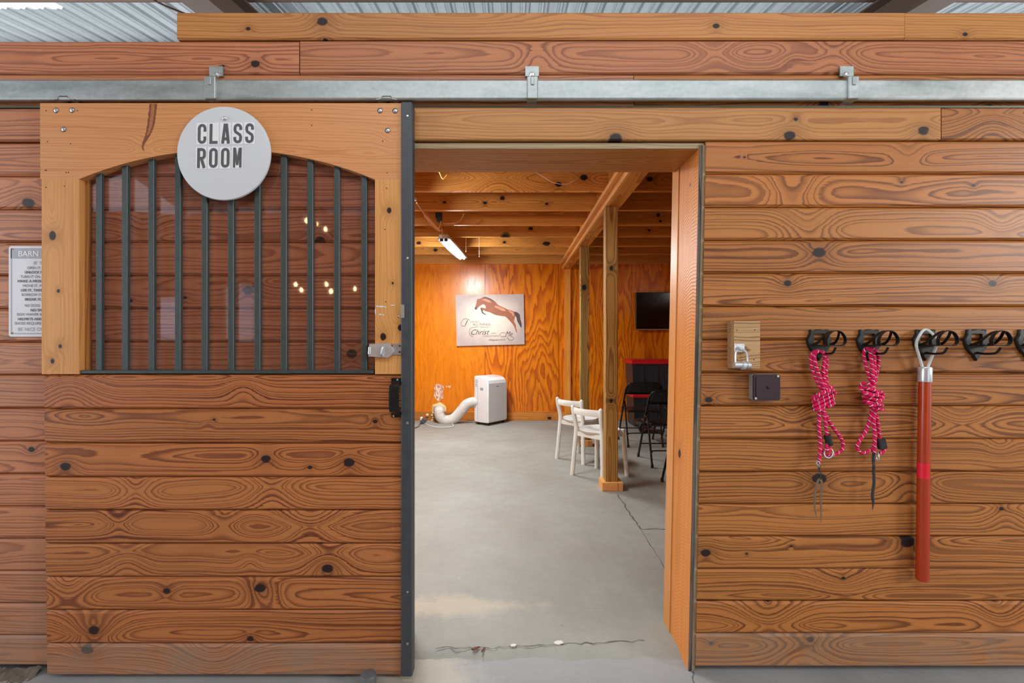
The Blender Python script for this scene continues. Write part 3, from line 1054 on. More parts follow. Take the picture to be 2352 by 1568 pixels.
# ------------------------------------------------------------------ sliding door
DY = -0.07               # face of the door
DB = 0.05                # thickness
door = tag(empty('door_1', (X(517, DY), DY + DB / 2, AZ)), 'sliding pine plank door with barred arched window and round sign', None, None, 'structure')
dx0 = lambda py: X(92 + 14 * (py - 237) / (1555 - 237), DY)
xR = X(923.5, DY)
dr = [860, 940, 1019, 1097, 1173.5, 1250.5, 1327.5, 1404, 1481, 1555]
DK = [(160, 893, 24, 0), (560, 895, 14, 0), (492, 963, 3, 1), (478, 974, 5, 0), (862, 967, 6, 1), (150, 1070, 11, 1), (611, 1054, 11, 1), (802, 1063, 12, 1), (712, 1073, 5, 1),
      (312, 1127, 16, 0), (625, 1120, 22, 0), (515, 1199, 15, 0), (712, 1196, 26, 0), (270, 1197, 13, 0), (752, 1307, 12, 1), (752, 1283, 22, 0), (290, 1287, 18, 0), (575, 1285, 10, 0),
      (157, 1352, 18, 0), (383, 1357, 9, 0.6), (597, 1350, 12, 1), (612, 1370, 16, 0), (215, 1448, 12, 1), (215, 1440, 24, 0), (575, 1466, 8, 1), (200, 1491, 13, 1), (490, 1503, 28, 0)]
for i in range(9):
    a, b = dr[i], dr[i + 1]
    face_board('plank', dx0(a), xR, Z(b, DY) + gap, Z(a, DY) - gap, DY + 0.004 + random.uniform(-0.001, 0.001), 0.035, W['door'], door, knots_in(0, 930, a, b, DK), x0b=dx0(b), ch=0.009, dirt=0.0 if i < 8 else 0.8,
               tint=(0.92, 0.86, 0.88) if i == 0 else None)
# stiles
SK = [(120, 541, 9, 1), (122, 434, 5, 0.8), (134, 668, 4, 1), (139, 795, 6, 1), (120, 829, 6, 1), (173, 849, 8, 1), (893, 483, 7, 1), (902, 650, 4, 1), (880, 773, 9, 1), (919, 752, 7, 1)]
zt, zb = Z(411.5, DY), Z(859, DY)
face_board('stile', X(94.5, DY), X(181, DY), zb, zt, DY, 0.026, W['pale'], door, knots_in(90, 185, 540, 860, SK)[:4], vertical=True, ch=0.002, seed=2.2, tint=(1.0, 0.9, 0.74))
face_board('stile', X(861, DY), xR, zb, zt, DY, 0.026, W['pale'], door, knots_in(860, 925, 412, 860, SK), vertical=True, ch=0.002, seed=4.1, tint=(1.0, 0.92, 0.78))
face_board('inner_stile', X(94.5, DY), X(203, DY + 0.026), zb, zt + 0.1, DY + 0.0265, 0.014, W['header'], door, vertical=True, tint=(0.8, 0.7, 0.6))
face_board('inner_stile', X(866, DY + 0.026), xR, zb, zt + 0.1, DY + 0.0265, 0.014, W['header'], door, vertical=True, tint=(0.8, 0.7, 0.6))
# arched top rail
m = M()
cx, half, sag = 520.5, 339.5, 68.0
R_ = (half ** 2 + sag ** 2) / (2 * sag)
poly = [(92, 237), (92.5, 411.5), (181, 411.5)]
for k in range(1, 24):
    px = 181 + 679 * k / 24
    poly.append((px, 343.5 + (R_ - math.sqrt(R_ ** 2 - (px - cx) ** 2))))
poly += [(860, 411.5), (923.5, 411.5), (923.5, 237)]
poly = [(X(a, DY), Z(b, DY)) for a, b in poly]
ctr = Vector(((poly[0][0] + poly[-1][0]) / 2, DY + 0.02, Z(310, DY)))
m.prism([(a - ctr.x, b - ctr.z) for a, b in poly], lambda a, b, t: (a, t, b), -0.02, 0.019)
o = build('top_rail', m, W['pale'], door, local=True)
o.location = ctr - wloc(door)
o['seed'] = 1.31
o['tint'] = [0.98, 0.85, 0.86]
tk = lambda px, py, r, c: [X(px, DY) - ctr.x, Z(py, DY) - ctr.z, r / 586.0, c]
o['k1'] = tk(905, 320, 12, 0)
o['k2'] = tk(330, 330, 9, 0)
# resin streak on the rail: dark irregular edge, paler heart
streak = [(352, 238), (351, 252), (349, 268), (347, 284), (343, 300), (337, 314), (330, 328), (327, 338), (331, 348)]
for nm, w_, col_, yo_ in (('resin_streak', 8.5, (126, 70, 48), 0.0005), ('resin_heart', 4.0, (168, 104, 66), 0.0008)):
    vs = []
    pp = [(streak[k][0] + (streak[k + 1][0] - streak[k][0]) * f, streak[k][1] + (streak[k + 1][1] - streak[k][1]) * f) for k in range(len(streak) - 1) for f in (0, 0.25, 0.5, 0.75)]
    if nm == 'resin_heart':
        pp = pp[:20]
    for px, py in pp:
        ww = w_ * max(0.18, 1.0 - max(0, py - 285) / 70)
        for sg_ in (-1, 1):
            vs.append(P(px + sg_ * (ww + random.uniform(-1.0, 1.0) * (ww / 8)), py, DY - yo_))
    mm = M().add(vs, [(2 * i, 2 * i + 1, 2 * i + 3, 2 * i + 2) for i in range(len(pp) - 1)])
    build(nm, mm, plain(nm, lin(*col_), 0.35, 0.0, 0.35, 60), door)
# bars, sill, glass
BY = DY + 0.022
for k, px in enumerate((230, 289.5, 350, 411, 472, 532.5, 593, 653.5, 714, 775, 837.5)):
    px2 = px + (px < 600) * 0
    top = 343.5 + (R_ - math.sqrt(R_ ** 2 - (px - cx) ** 2))
    xc = X(px, BY)
    build('bar', M().box(xc - 0.0115, xc + 0.0115, BY - 0.008, BY + 0.008, Z(852, BY), Z(top - 8, BY), 0.002), MT['bars'], door)
build('window_sill_channel', M().box(X(192, BY), X(861, BY), DY + 0.004, BY + 0.014, Z(857.5, BY), Z(849.5, BY), 0.003), MT['bars'], door)
build('pane', M().box(X(196, BY), X(866, BY), BY + 0.010, BY + 0.013, Z(856, BY), Z(340, BY)), MT['glass'], door)
# steel edge strip
m = M()
m.box(X(922.5, DY), X(946.5, DY - 0.012), DY - 0.012, DY + 0.04, Z(1550, DY), Z(236.5, DY), 0.004)
es = build('edge_strip', m, MT['strip'], door)
for py in (266, 593, 971, 1359, 1478):
    build('screw', M().lathe([(0.0045, 0), (0.0045, 0.0008), (0.003, 0.0012)], P(936, py, DY - 0.0121), (0, -1, 0), 10), MT['bolt'], es)
face_board('edge_board', X(946.6, DY - 0.004), X(947.4, DY), Z(1550, DY), Z(240, DY), DY - 0.004, 0.046, W['black_edge'], door, vertical=True, tint=(0.75, 0.66, 0.6))
# bolts
for px, py in ((128.5, 253.5), (165.5, 253), (146, 297), (873, 254), (907.5, 254.5), (890.5, 299.5)):
    b_ = build('bolt', M().lathe([(0.0105, 0), (0.0105, 0.0006)], P(px, py, DY), (0, -1, 0), 16), MT['dark_gap'], door)
    build('bolt_head', M().lathe([(0.0085, 0), (0.008, 0.002), (0.005, 0.0036), (0.001, 0.004)], P(px + 0.5, py, DY - 0.0006), (0, -1, 0), 16), MT['bolt'], b_, smooth=True)
# nail holes
for px, py in ((106, 254), (178, 254), (109, 325), (162, 330), (104, 391), (107, 391), (152, 396), (157, 396), (716, 252), (716, 288), (879, 324), (889, 397), (106, 430), (148, 427), (888, 432), (884, 527), (886, 693), (914, 728)):
    build('nail_hole', M().lathe([(0.0024, 0), (0.0024, 0.0003)], P(px, py, DY), (0, -1, 0), 8), MT['rubber'], door)
# track rollers' hangers on top of the door
for px in (160, 892):
    mm = M()
    prof = [(-24, 237), (-14, 236), (-9, 230), (9, 230), (14, 236), (24, 237)]
    q = [(X(px + a, -0.035), Z(b, -0.035)) for a, b in prof]
    n_ = len(q)
    vs = [(a, y, b + dz) for y in (-0.062, -0.012) for dz in (0, 0.003) for a, b in q]
    fs = []
    for i in range(n_ - 1):
        for (u_, v_) in ((0, n_), (n_, 3 * n_), (2 * n_, 3 * n_), (0, 2 * n_)):
            fs.append((u_ + i, u_ + i + 1, v_ + i + 1, v_ + i))
    mm.add(vs, fs)
    h_ = build('hanger', mm, MT['galv'], door)
    build('hanger_bolt', M().cyl(P(px, 240, -0.037), P(px, 226, -0.037), 0.006, n=10), MT['black'], h_)
# hasp
hs = build('hasp_plate', M().box(X(902, DY), X(922.5, DY), DY - 0.004, DY, Z(815, DY), Z(789, DY), 0.001), MT['bolt'], door)
for px, py in ((918, 794), (918, 808), (900, 794)):
    build('screw', M().lathe([(0.0035, 0), (0.0035, 0.001)], P(px, py, DY - 0.004), (0, -1, 0), 10), MT['black'], hs)
m = M()
hp = [(848, 790), (893, 788), (897, 793), (901, 800), (902, 808), (898, 816), (890, 821), (846, 818)]
m.prism([(X(a, DY - 0.02), Z(b, DY - 0.02)) for a, b in hp], lambda a, b, t: (a, t, b), DY - 0.02, DY - 0.002)
hb = build('hasp', m, MT['chrome'], door)
build('hasp_hinge_pin', M().cyl(P(849, 797, DY - 0.022), P(848, 813, DY - 0.022), 0.005, n=10), MT['bolt'], hb)
build('staple', M().tube([P(878, 800, DY - 0.02), P(878, 799, DY - 0.028), P(877, 808, DY - 0.03), P(876, 815, DY - 0.028), P(876, 815, DY - 0.02)], 0.0045, 8), MT['bolt'], hb, smooth=True)
build('strike_plate', M().box(X(922, DY), X(930.5, DY), DY - 0.0135, DY - 0.012, Z(730, DY), Z(700, DY)), MT['bolt'], door)
# pull handle
hd = build('handle', M().tube([P(910, 876, DY - 0.006), P(910, 882, DY - 0.02), P(906, 886, DY - 0.05), P(905, 900, DY - 0.055), P(905, 930, DY - 0.055), P(906, 944, DY - 0.05), P(910, 947, DY - 0.02), P(910, 952, DY - 0.006)], 0.01, 12, flat=(0.02, 0.0025, (1, 0, 0)), sub=3), MT['black'], door)
for a, b, scr in ((868, 885, ((913, 872), (905, 879))), (944, 958, ((914, 948), (904, 955)))):
    pl = build('handle_plate', M().box(X(899, DY), X(922, DY), DY - 0.001, DY + 0.004, Z(b, DY), Z(a, DY)), MT['black'], door)
    for px, py in scr:
        build('screw', M().lathe([(0.004, 0), (0.004, 0.0008), (0.002, 0.0013)], P(px, py, DY - 0.001), (0, -1, 0), 10), MT['bolt'], pl)
# tape scars
t_ = M()
for (px, py, w_, h_) in ((866, 703, 3, 2), (876, 704, 8, 2), (884, 705, 4, 1.2), (873, 722, 4, 1.5), (880, 723, 3, 1.2), (862, 715, 1.2, 8), (921, 712, 1.5, 8), (902, 701, 6, 1), (915, 726, 3, 1.5)):
    q = [P(px - w_, py - h_ * random.uniform(.3, 1), DY - 0.0005), P(px + w_, py - h_, DY - 0.0005), P(px + w_ * .7, py + h_, DY - 0.0005), P(px - w_ * .6, py + h_ * .6, DY - 0.0005)]
    t_.add(q, [(0, 1, 2, 3)])
o = build('tape_residue', t_, MT['sign_white'], door)
o['kind'] = 'stuff'

# ------------------------------------------------------------------ track
tr = tag(empty('sliding_door_track', (0, -0.035, Z(205))), 'galvanised steel box track the pine door slides on, above the doorway', 'door track')
TY0, TY1 = -0.062, -0.004
xa, xb2 = X(-900), X(3300)
m = M()
zt, zb = Z(181, TY0), Z(229, TY0)
pr = [(TY0 + 0.012, zb), (TY0 + 0.003, zb + 0.002), (TY0, zb + 0.008), (TY0, zt - 0.007), (TY0 + 0.006, zt), (TY1 - 0.005, zt), (TY1, zt - 0.006), (TY1, zb), (TY1 - 0.012, zb), (TY1 - 0.012, zb + 0.01), (TY1 - 0.004, zb + 0.012), (TY1 - 0.004, zt - 0.006), (TY0 + 0.006, zt - 0.006), (TY0 + 0.004, zb + 0.012), (TY0 + 0.012, zb + 0.008)]
n_ = len(pr)
vs = [(x, y, z) for x in (xa, xb2) for y, z in pr]
m.add(vs, [(i, (i + 1) % n_, n_ + (i + 1) % n_, n_ + i) for i in range(n_)])
build('track_rail', m, MT['galv'], tr)
build('track_lip', M().box(xa, xb2, TY1 - 0.02, TY1 - 0.012, zb - 0.012, zb + 0.001), MT['galv_dark'], tr)
for tabx, stx in ((499, 482.5), (1222, 1223), (1942, 1960)):
    xs_ = X(stx, TY0 - 0.004)
    b_ = build('track_bracket', M().box(xs_ - 0.0215, xs_ + 0.0215, TY0 - 0.008, TY1, Z(228.5, TY0), Z(176.5, TY0), 0.003), MT['galv'], tr)
    build('bracket_rib', M().box(xs_ - 0.007, xs_ + 0.007, TY0 - 0.012, TY0 - 0.007, Z(198, TY0), Z(179, TY0), 0.002), MT['galv'], b_)
    xt_ = X(tabx, -0.028)
    build('bracket_tab', M().box(xt_ - 0.027, xt_ + 0.027, -0.036, -0.029, Z(186), Z(164)), MT['galv'], b_)
    build('tab_bolt', M().lathe([(0.0115, 0), (0.0115, 0.006), (0.008, 0.01), (0.001, 0.011)], P(tabx, 173, -0.036), (0, -1, 0), 12), MT['bolt'], b_)

# floor guide roller in front of the door
gd = tag(empty('door_floor_guide', G(846, 1572, AZ)), 'grey metal roller guide bolted to the floor at the foot of the door', 'door guide')
gy = DY - 0.04
gc = Vector((X(846, gy), gy, AZ))
m = M().lathe([(0.03, 0.0), (0.03, 0.028), (0.028, 0.034), (0.016, 0.037), (0.001, 0.038)], gc + Vector((0, 0, 0.022)), (0, 0, 1), 20)
build('roller', m, plain('scuffed_grey_steel', lin(112, 116, 118), 0.5, 0.4, 0.35, 40), gd, smooth=True)
build('guide_bracket', M().box(gc.x - 0.05, gc.x + 0.06, gy - 0.02, gy + 0.02, AZ, AZ + 0.006).box(gc.x - 0.007, gc.x + 0.007, gy - 0.007, gy + 0.007, AZ + 0.005, AZ + 0.024), MT['galv'], gd)

# ------------------------------------------------------------------ round class room sign
def arc(cx, cy, r, a0, a1, n=6):
    return [(cx + r * math.cos(math.radians(a0 + (a1 - a0) * i / n)), cy + r * math.sin(math.radians(a0 + (a1 - a0) * i / n))) for i in range(n + 1)]


def strokes(ch):
    k = 6.6
    top = lambda: arc(10, 36, k, 0, 180)
    bot = lambda: arc(10, 10, k, 180, 360)
    if ch == 'C':
        return [([(16.6, 28)] + top() + bot() + [(16.6, 17)], False)]
    if ch == 'O':
        return [(top() + bot() + [(16.6, 36)], False)]
    if ch == 'S':
        return [([(16.6, 31)] + top() + [(3.4, 31), (4.6, 27), (15.4, 19.5), (16.6, 15.5)] + arc(10, 10, k, 0, -180) + [(3.4, 15)], False)]
    if ch == 'L':
        return [([(3.4, 46), (3.4, 0)], False), ([(3.4, 3.4), (18.8, 3.4)], False)]
    if ch == 'A':
        return [([(3.2, 0), (8.6, 46)], False), ([(16.8, 0), (11.4, 46)], False), ([(5, 11), (15, 11)], False)]
    if ch == 'R':
        return [([(3.4, 0), (3.4, 46)], False), ([(3.4, 42.6)] + [(10, 42.6)] + arc(10, 36, k, 90, 0)[1:] + arc(10, 29, k, 0, -90) + [(3.4, 22.4)], False), ([(9.5, 23), (16.8, 0)], False)]
    if ch == 'M':
        return [([(2.8, 0), (2.8, 46)], False), ([(17.2, 0), (17.2, 46)], False), ([(4.2, 45), (10, 6)], False), ([(15.8, 45), (10, 6)], False)]


def letter_mesh(ch, fn, w=6.6):
    mm = M()
    for si, (path, _) in enumerate(strokes(ch)):
        ww = w * (0.8 if ch == 'M' else 1.0)
        pts_ = [Vector((a, b)) for a, b in path]
        vs = []
        for i, q in enumerate(pts_):
            a = pts_[max(0, i - 1)]
            b = pts_[min(len(pts_) - 1, i + 1)]
            t = (b - a).normalized()
            nn = Vector((-t.y, t.x))
            lift = Vector((0, -0.00025 * si, 0))
            vs += [fn(*(q + nn * ww / 2)) + lift, fn(*(q - nn * ww / 2)) + lift]
        mm.add(vs, [(2 * i, 2 * i + 1, 2 * i + 3, 2 * i + 2) for i in range(len(pts_) - 1)])
    return mm


sg = tag(empty('round_sign', P(517, 461, DY - 0.006)), 'round light grey sign lettered CLASS ROOM, bolted to the arched door top', 'sign')
SY = DY - 0.012
rr = 108.0 / F * (SY - CAMY)
build('disc', M().lathe([(rr * 0.985, 0), (rr, 0.003), (rr, 0.006), (rr * 0.988, 0.0095), (rr * 0.96, 0.0102), (0.001, 0.0102)], P(517, 354, SY + 0.0105), (0, -1, 0), 72), MT['disc'], sg, smooth=True)
build('bolt', M().lathe([(0.009, 0), (0.009, 0.002), (0.0055, 0.0025), (0.0055, 0.007), (0.002, 0.009), (0.001, 0.009)], P(516.5, 272.5, SY), (0, -1, 0), 12), MT['chrome'], sg, smooth=True)
LT = [('C', 451, 282), ('L', 478, 282), ('A', 505.2, 281.5), ('S', 533, 281), ('S', 560, 280.5), ('R', 449.6, 337.5), ('O', 477, 337.3), ('O', 504.3, 337), ('M', 532, 336.5)]
for ch, px, py in LT:
    t_ = build('letter_tile', M().box(X(px, SY), X(px + 25.3, SY), SY - 0.0008, SY, Z(py + 50.5, SY), Z(py, SY)), MT['tile'], sg)
    sl = 0.02
    fn = lambda a, b: P(px + 2.6 + a + b * sl, py + 48.3 - b, SY - 0.0012)
    build('letter', letter_mesh(ch, fn), MT['print'], t_)


# ------------------------------------------------------------------ text
def text_mesh(s, size, center=False, shear=0.0, bold=0.0):
    c = bpy.data.curves.new('t', 'FONT')
    c.body = s
    c.size = size
    c.shear = shear
    c.offset = bold
    c.resolution_u = 3
    c.align_x = 'CENTER' if center else 'LEFT'
    ob = bpy.data.objects.new('t', c)
    COL.objects.link(ob)
    dg = bpy.context.evaluated_depsgraph_get()
    me = bpy.data.meshes.new_from_object(ob.evaluated_get(dg))
    bpy.data.objects.remove(ob)
    bpy.data.curves.remove(c)
    v = [tuple(q.co) for q in me.vertices]
    f = [tuple(q.vertices) for q in me.polygons]
    bpy.data.meshes.remove(me)
    return v, f


def text_at(name, s, px, py, hpx, y, mat, parent, wpx=None, shear=0.0, bold=0.0, rot=0.0, heavy=0):
    """flat printed text; (px, py) = left end of the base line, hpx = cap height, wpx = total width"""
    v, f = text_mesh(s, 1.0, False, shear, bold)
    w0 = max(q[0] for q in v) - min(q[0] for q in v)
    x0_ = min(q[0] for q in v)
    cap = 0.729
    ky = hpx / cap
    kx = (wpx / w0) if wpx else ky
    ca, sa = math.cos(rot), math.sin(rot)
    vs = []
    for q in v:
        a, b = (q[0] - x0_) * kx, q[1] * ky
        vs.append(P(px + a * ca - b * sa, py - (a * sa + b * ca), y))
    mm = M().add(vs, f)
    for k in range(heavy):
        mm.add([(q[0] + 0.00055 * (k + 1), q[1] - 0.0001 * (k + 1), q[2]) for q in vs], f)
    return build(name, mm, mat, parent)


bs = tag(empty('barn_rules_sign', P(60, 772, -0.03)), 'white and grey metal sign of barn rules, partly behind the sliding door', 'sign')
BYS = -0.0295


def rrect(x0, x1, y0, y1, r, n=5):
    out = []
    for cx_, cy_, a in ((x1 - r, y0 + r, -90), (x1 - r, y1 - r, 0), (x0 + r, y1 - r, 90), (x0 + r, y0 + r, 180)):
        for i in range(n + 1):
            t = math.radians(a + 90 * i / n)
            out.append((cx_ + r * math.cos(t), cy_ + r * math.sin(t)))
    return out


def plate(poly, y0, y1):
    return M().prism([(X(a, y1), Z(b, y1)) for a, b in poly], lambda a, b, t: (a, t, b), y0, y1)


build('panel', plate(rrect(20, 196, 565, 773, 6), BYS, BYS - 0.002), MT['sign_white'], bs)
m = M()
for (a, b, c, d) in ((26.5, 28.5, 571, 767), (187, 189, 571, 767), (26.5, 189, 764.5, 767)):
    m.box(X(a, BYS), X(b, BYS), BYS - 0.0028, BYS - 0.002, Z(d, BYS), Z(c, BYS))
o = build('border_line', m, MT['sign_grey'], bs)
build('title_band', M().box(X(26.5, BYS), X(189, BYS), BYS - 0.0028, BYS - 0.002, Z(593.5, BYS), Z(570, BYS)), MT['sign_grey'], bs)
ty = BYS - 0.0032
text_at('title', 'BARN', 42.5, 588.8, 13.6, ty, MT['tile'], bs, 45, heavy=3)
for s, px, py, h, w_, bold, mt in (('IF Y', 77.5, 607.5, 8.2, 19, 0, 'print_mid'), ('OPEN IT,', 62.5, 617.8, 6.2, 32, 0.0, 'print'), ('UNLOCK IT', 56.5, 627.8, 6.2, 42, 0.004, 'print'), ('TURN IT ON,', 46.5, 638, 6.2, 47, 0, 'print'), ('MAKE A MESS', 40.5, 648.2, 6.2, 54, 0.004, 'print'),
                             ('MOVE IT, PU', 52.5, 658.8, 6.2, 48, 0, 'print'), ('USE IT, TAKE', 47.5, 669, 6.2, 49, 0.004, 'print'), ('BORROW IT,', 50, 679.4, 6.2, 46, 0, 'print'), ('BREAK IT,', 57, 690, 6.2, 38, 0.004, 'print'), ('NO DOGS', 57, 704.2, 6.2, 34.5, 0, 'print'),
                             ('NO SMO', 70, 714.8, 6.2, 32, 0.004, 'print'), ('SIGN WAIVER B', 38.5, 724.6, 6.2, 57, 0, 'print'), ('HELMETS AND', 41, 735.2, 6.2, 55, 0.004, 'print'), ('SHOES REQUIRE', 33.5, 745, 6.2, 61, 0, 'print'), ('BE NICE OR', 41.5, 759.6, 8.2, 58, 0, 'print_mid')):
    text_at('text_line', s, px, py, h, ty, MT[mt], bs, w_, heavy=2 if bold else 0)
for px, py in ((29, 572), (28.5, 765)):
    build('screw', M().lathe([(0.0045, 0), (0.004, 0.0012)], P(px, py, BYS - 0.002), (0, -1, 0), 10), MT['tan'], bs)

# ------------------------------------------------------------------ things on the right wall
WY = -0.027
# wooden block with staple and padlock-like catch
bk = tag(empty('lock_block', P(1705, 846, WY)), 'square wooden block of two layers with a chrome catch, on the plank wall', 'block')
board('layer', X(1745, -0.08) - X(1685, -0.08), Z(737, -0.08) - Z(846, -0.08), 0.027, ((X(1745, -0.08) + X(1685, -0.08)) / 2, -0.0405, (Z(737, -0.08) + Z(846, -0.08)) / 2), (0, 0, 0), W['lam'], bk, tint=(0.86, 0.76, 0.72), seed=3.1)
board('layer', X(1745, -0.08) - X(1685, -0.08), Z(737, -0.08) - Z(846, -0.08), 0.026, ((X(1745, -0.08) + X(1685, -0.08)) / 2 + 0.001, -0.0675, (Z(737, -0.08) + Z(846, -0.08)) / 2), (0, 0, 0), W['lam'], bk, tint=(1.0, 0.94, 0.86), seed=5.3)
by = -0.0806
pl = build('staple_plate', M().box(X(1687, by), X(1710, by), by - 0.002, by, Z(808, by), Z(789, by), 0.0008), MT['chrome'], bk)
for px, py in ((1690, 792), (1707, 792), (1690, 805)):
    build('screw', M().lathe([(0.0025, 0), (0.002, 0.001)], P(px, py, by - 0.002), (0, -1, 0), 8), MT['bolt'], pl)
build('staple_eye', M().tube([P(1697, 797, by), P(1696, 798, by - 0.018), P(1702, 803, by - 0.02), P(1704, 803, by)], 0.0035, 8), MT['chrome'], pl, smooth=True)
sh = build('shackle', M().tube([P(1689.5, 833, by - 0.012), P(1689.5, 815, by - 0.012), P(1692, 805, by - 0.012), P(1702, 801, by - 0.012), P(1712, 806, by - 0.012), P(1716, 816, by - 0.012), P(1717.5, 830, by - 0.012)], 0.0036, 8), MT['chrome'], bk, smooth=True)
lb = build('catch_body', M().cyl(P(1686, 838, by - 0.014), P(1723, 839, by - 0.014), 0.0115, n=18), MT['chrome'], bk, smooth=True)
build('catch_collar', M().cyl(P(1704, 839, by - 0.014), P(1711, 839.5, by - 0.014), 0.0165, n=18).cyl(P(1715, 839, by - 0.014), P(1719, 839.2, by - 0.014), 0.0135, n=18), MT['chrome'], lb, smooth=True)
for px, py in ((1692.5, 758), (1733.5, 757.5), (1693, 826), (1731.5, 825.5)):
    build('nail_hole', M().lathe([(0.0025, 0), (0.0025, 0.0004)], P(px, py, -0.0803), (0, -1, 0), 8), MT['rubber'], bk)

# maroon junction box
jb = tag(empty('junction_box', P(1760, 920, WY)), 'square dark maroon electrical box with grey sides, on the plank wall', 'electrical box')
jy = -0.068
build('box_body', M().box(X(1731, jy), X(1791, jy), jy + 0.008, WY, Z(919, jy), Z(859, jy), 0.003), MT['box_grey'], jb)
cv = build('cover', plate(rrect(1731, 1792, 859.5, 919.5, 5), jy + 0.008, jy), MT['maroon'], jb)
build('cover_rim', plate(rrect(1737, 1787, 864, 915, 5), jy, jy - 0.003), MT['maroon'], cv)
for px, py in ((1786.5, 863.5), (1735.5, 914.5)):
    build('screw', M().lathe([(0.005, 0), (0.0045, 0.003)], P(px, py, jy), (0, -1, 0), 10), MT['bolt'], cv)
build('screw_stub', M().lathe([(0.0055, 0), (0.0055, 0.004), (0.003, 0.005)], P(1765, 890, jy - 0.003), (0, -1, 0), 10), MT['rubber'], cv)
for py in (875, 889, 903):
    build('knockout', M().lathe([(0.0085, 0), (0.0085, 0.0008)], (X(1731, jy), (jy + WY) / 2 + 0.004, Z(py, jy)), (-1, 0, 0), 14), MT['box_grey'], jb)


# bridle brackets
def bracket(label, px):
    c = P(px, 783, WY)
    e = tag(empty('bridle_bracket', c), label, 'bracket', 'bridle brackets in a row on the plank wall')
    mm = M()
    n_ = 64
    for layer, (yy, k) in enumerate(((0.0, 1.0), (-0.008, 1.0), (-0.013, 0.93))):
        for i in range(n_):
            a = 2 * PI * i / n_
            deg = math.degrees(a)
            r = 0.0475
            for at, am, wd in ((128, 0.011, 9), (52, 0.011, 9)):
                dd = (deg - at + 180) % 360 - 180
                r += am * math.exp(-(dd / wd) ** 2)
            dd = (deg - 270 + 180) % 360 - 180
            r += 0.012 * math.exp(-(dd / 34) ** 2) + 0.02 * math.exp(-(dd / 7.5) ** 2)
            mm.v.append((r * k * math.cos(a) + c.x, c.y + yy, r * k * math.sin(a) + c.z))
    for layer, yy in ((3, -0.013), (4, 0.0)):
        for i in range(n_):
            a = 2 * PI * i / n_
            q = 0.0225 / max(abs(math.cos(a)), abs(math.sin(a)), 0.76)
            mm.v.append((q * math.cos(a) + c.x - 0.002, c.y + yy, q * math.sin(a) + c.z + 0.007))
    for r in range(5):
        for i in range(n_):
            j = (i + 1) % n_
            mm.f.append((r * n_ + i, r * n_ + j, ((r + 1) % 5) * n_ + j, ((r + 1) % 5) * n_ + i))
            mm.mi.append(0)
    build('back_plate', mm, MT['black_plastic'], e, smooth=True, sharp=0.7)
    # saddle: an arched strap at the front, a flat tongue below it and side straps sloping back to the plate
    y1 = c.y - 0.108
    arch = [(-0.034, -0.022), (-0.036, -0.006), (-0.030, 0.014), (-0.015, 0.028), (0.004, 0.033), (0.022, 0.026), (0.034, 0.009), (0.037, -0.006), (0.031, -0.018), (0.018, -0.0225)]
    build('saddle_strap', M().tube([(c.x + a, y1 + 0.006, c.z + 0.006 + b) for a, b in arch], 1, 8, flat=(0.009, 0.0022, (0, 1, 0)), sub=3), MT['black'], e, smooth=True)
    build('saddle_tongue', M().box(c.x - 0.034, c.x + 0.032, y1, c.y - 0.006, c.z - 0.0185, c.z - 0.0145, 0.001), MT['black'], e)
    for sx in (-1, 1):
        build('saddle_strap', M().tube([(c.x + sx * 0.010, y1 + 0.008, c.z + 0.037), (c.x + sx * 0.022, y1 + 0.02, c.z + 0.03), (c.x + sx * 0.031, y1 + 0.04, c.z + 0.010), (c.x + sx * 0.034, y1 + 0.062, c.z - 0.008), (c.x + sx * 0.034, c.y - 0.02, c.z - 0.0155)], 1, 8, flat=(0.006, 0.002, (0, 1, 0.4)), sub=3), MT['black'], e, smooth=True)
    build('hook', M().tube([c + Vector((0, -0.01, -0.046)), c + Vector((0.0, -0.04, -0.05)), c + Vector((0.0, -0.075, -0.048)), c + Vector((0.001, -0.088, -0.042)), c + Vector((0.001, -0.1, -0.026))], 0.0045, 8), MT['black'], e, smooth=True)
    for a in (128, 52):
        build('screw', M().lathe([(0.004, 0), (0.003, 0.0015)], c + Vector((0.0545 * math.cos(math.radians(a)), -0.0135, 0.0545 * math.sin(math.radians(a)))), (0, -1, 0), 8), MT['bars'], e)
    build('screw', M().lathe([(0.004, 0), (0.003, 0.0015)], c + Vector((0, -0.0135, -0.072)), (0, -1, 0), 8), MT['bars'], e)
    return e


bracket('black bridle bracket holding the first pink rope, nearest the maroon box', 1879)
bracket('black bridle bracket holding the second pink rope, the one with the black strap', 1993)
bracket('black bridle bracket with the white loop of the red pole over it', 2122)
bracket('empty black bridle bracket beside the one with the pole', 2238)
bracket('empty black bridle bracket at the edge of the photo, half cut off', 2357)


# ropes
def rope_tube(paths, name, parent, r=0.0064, n=10):
    """one continuous mesh with UVs: x = metres along, y = turns around"""
    mm = M()
    uvs = {}
    for pth in paths:
        b = len(mm.v)
        mm.tube([P(*q) for q in pth], r, n, sub=5, cap=True)
        cnt = (len(mm.v) - b) // n
        s_ = random.random()
        prev = None
        for i in range(cnt):
            c = sum((Vector(mm.v[b + i * n + k]) for k in range(n)), Vector()) / n
            if prev is not None:
                s_ += (c - prev).length
            prev = c
            for k in range(n):
                uvs[b + i * n + k] = (s_, k / n)
    o = build(name, mm, MT['rope'], parent, smooth=True, sharp=1.2)
    me = o.data
    ul = me.uv_layers.new(name='UVMap')
    for p in me.polygons:
        ks = [uvs[v][1] for v in p.vertices]
        wrap = max(ks) - min(ks) > 0.5
        for li, vi in zip(p.loop_indices, p.vertices):
            u_, v_ = uvs[vi]
            if wrap and v_ < 0.5:
                v_ += 1.0
            ul.data[li].uv = (u_, v_)
    return o


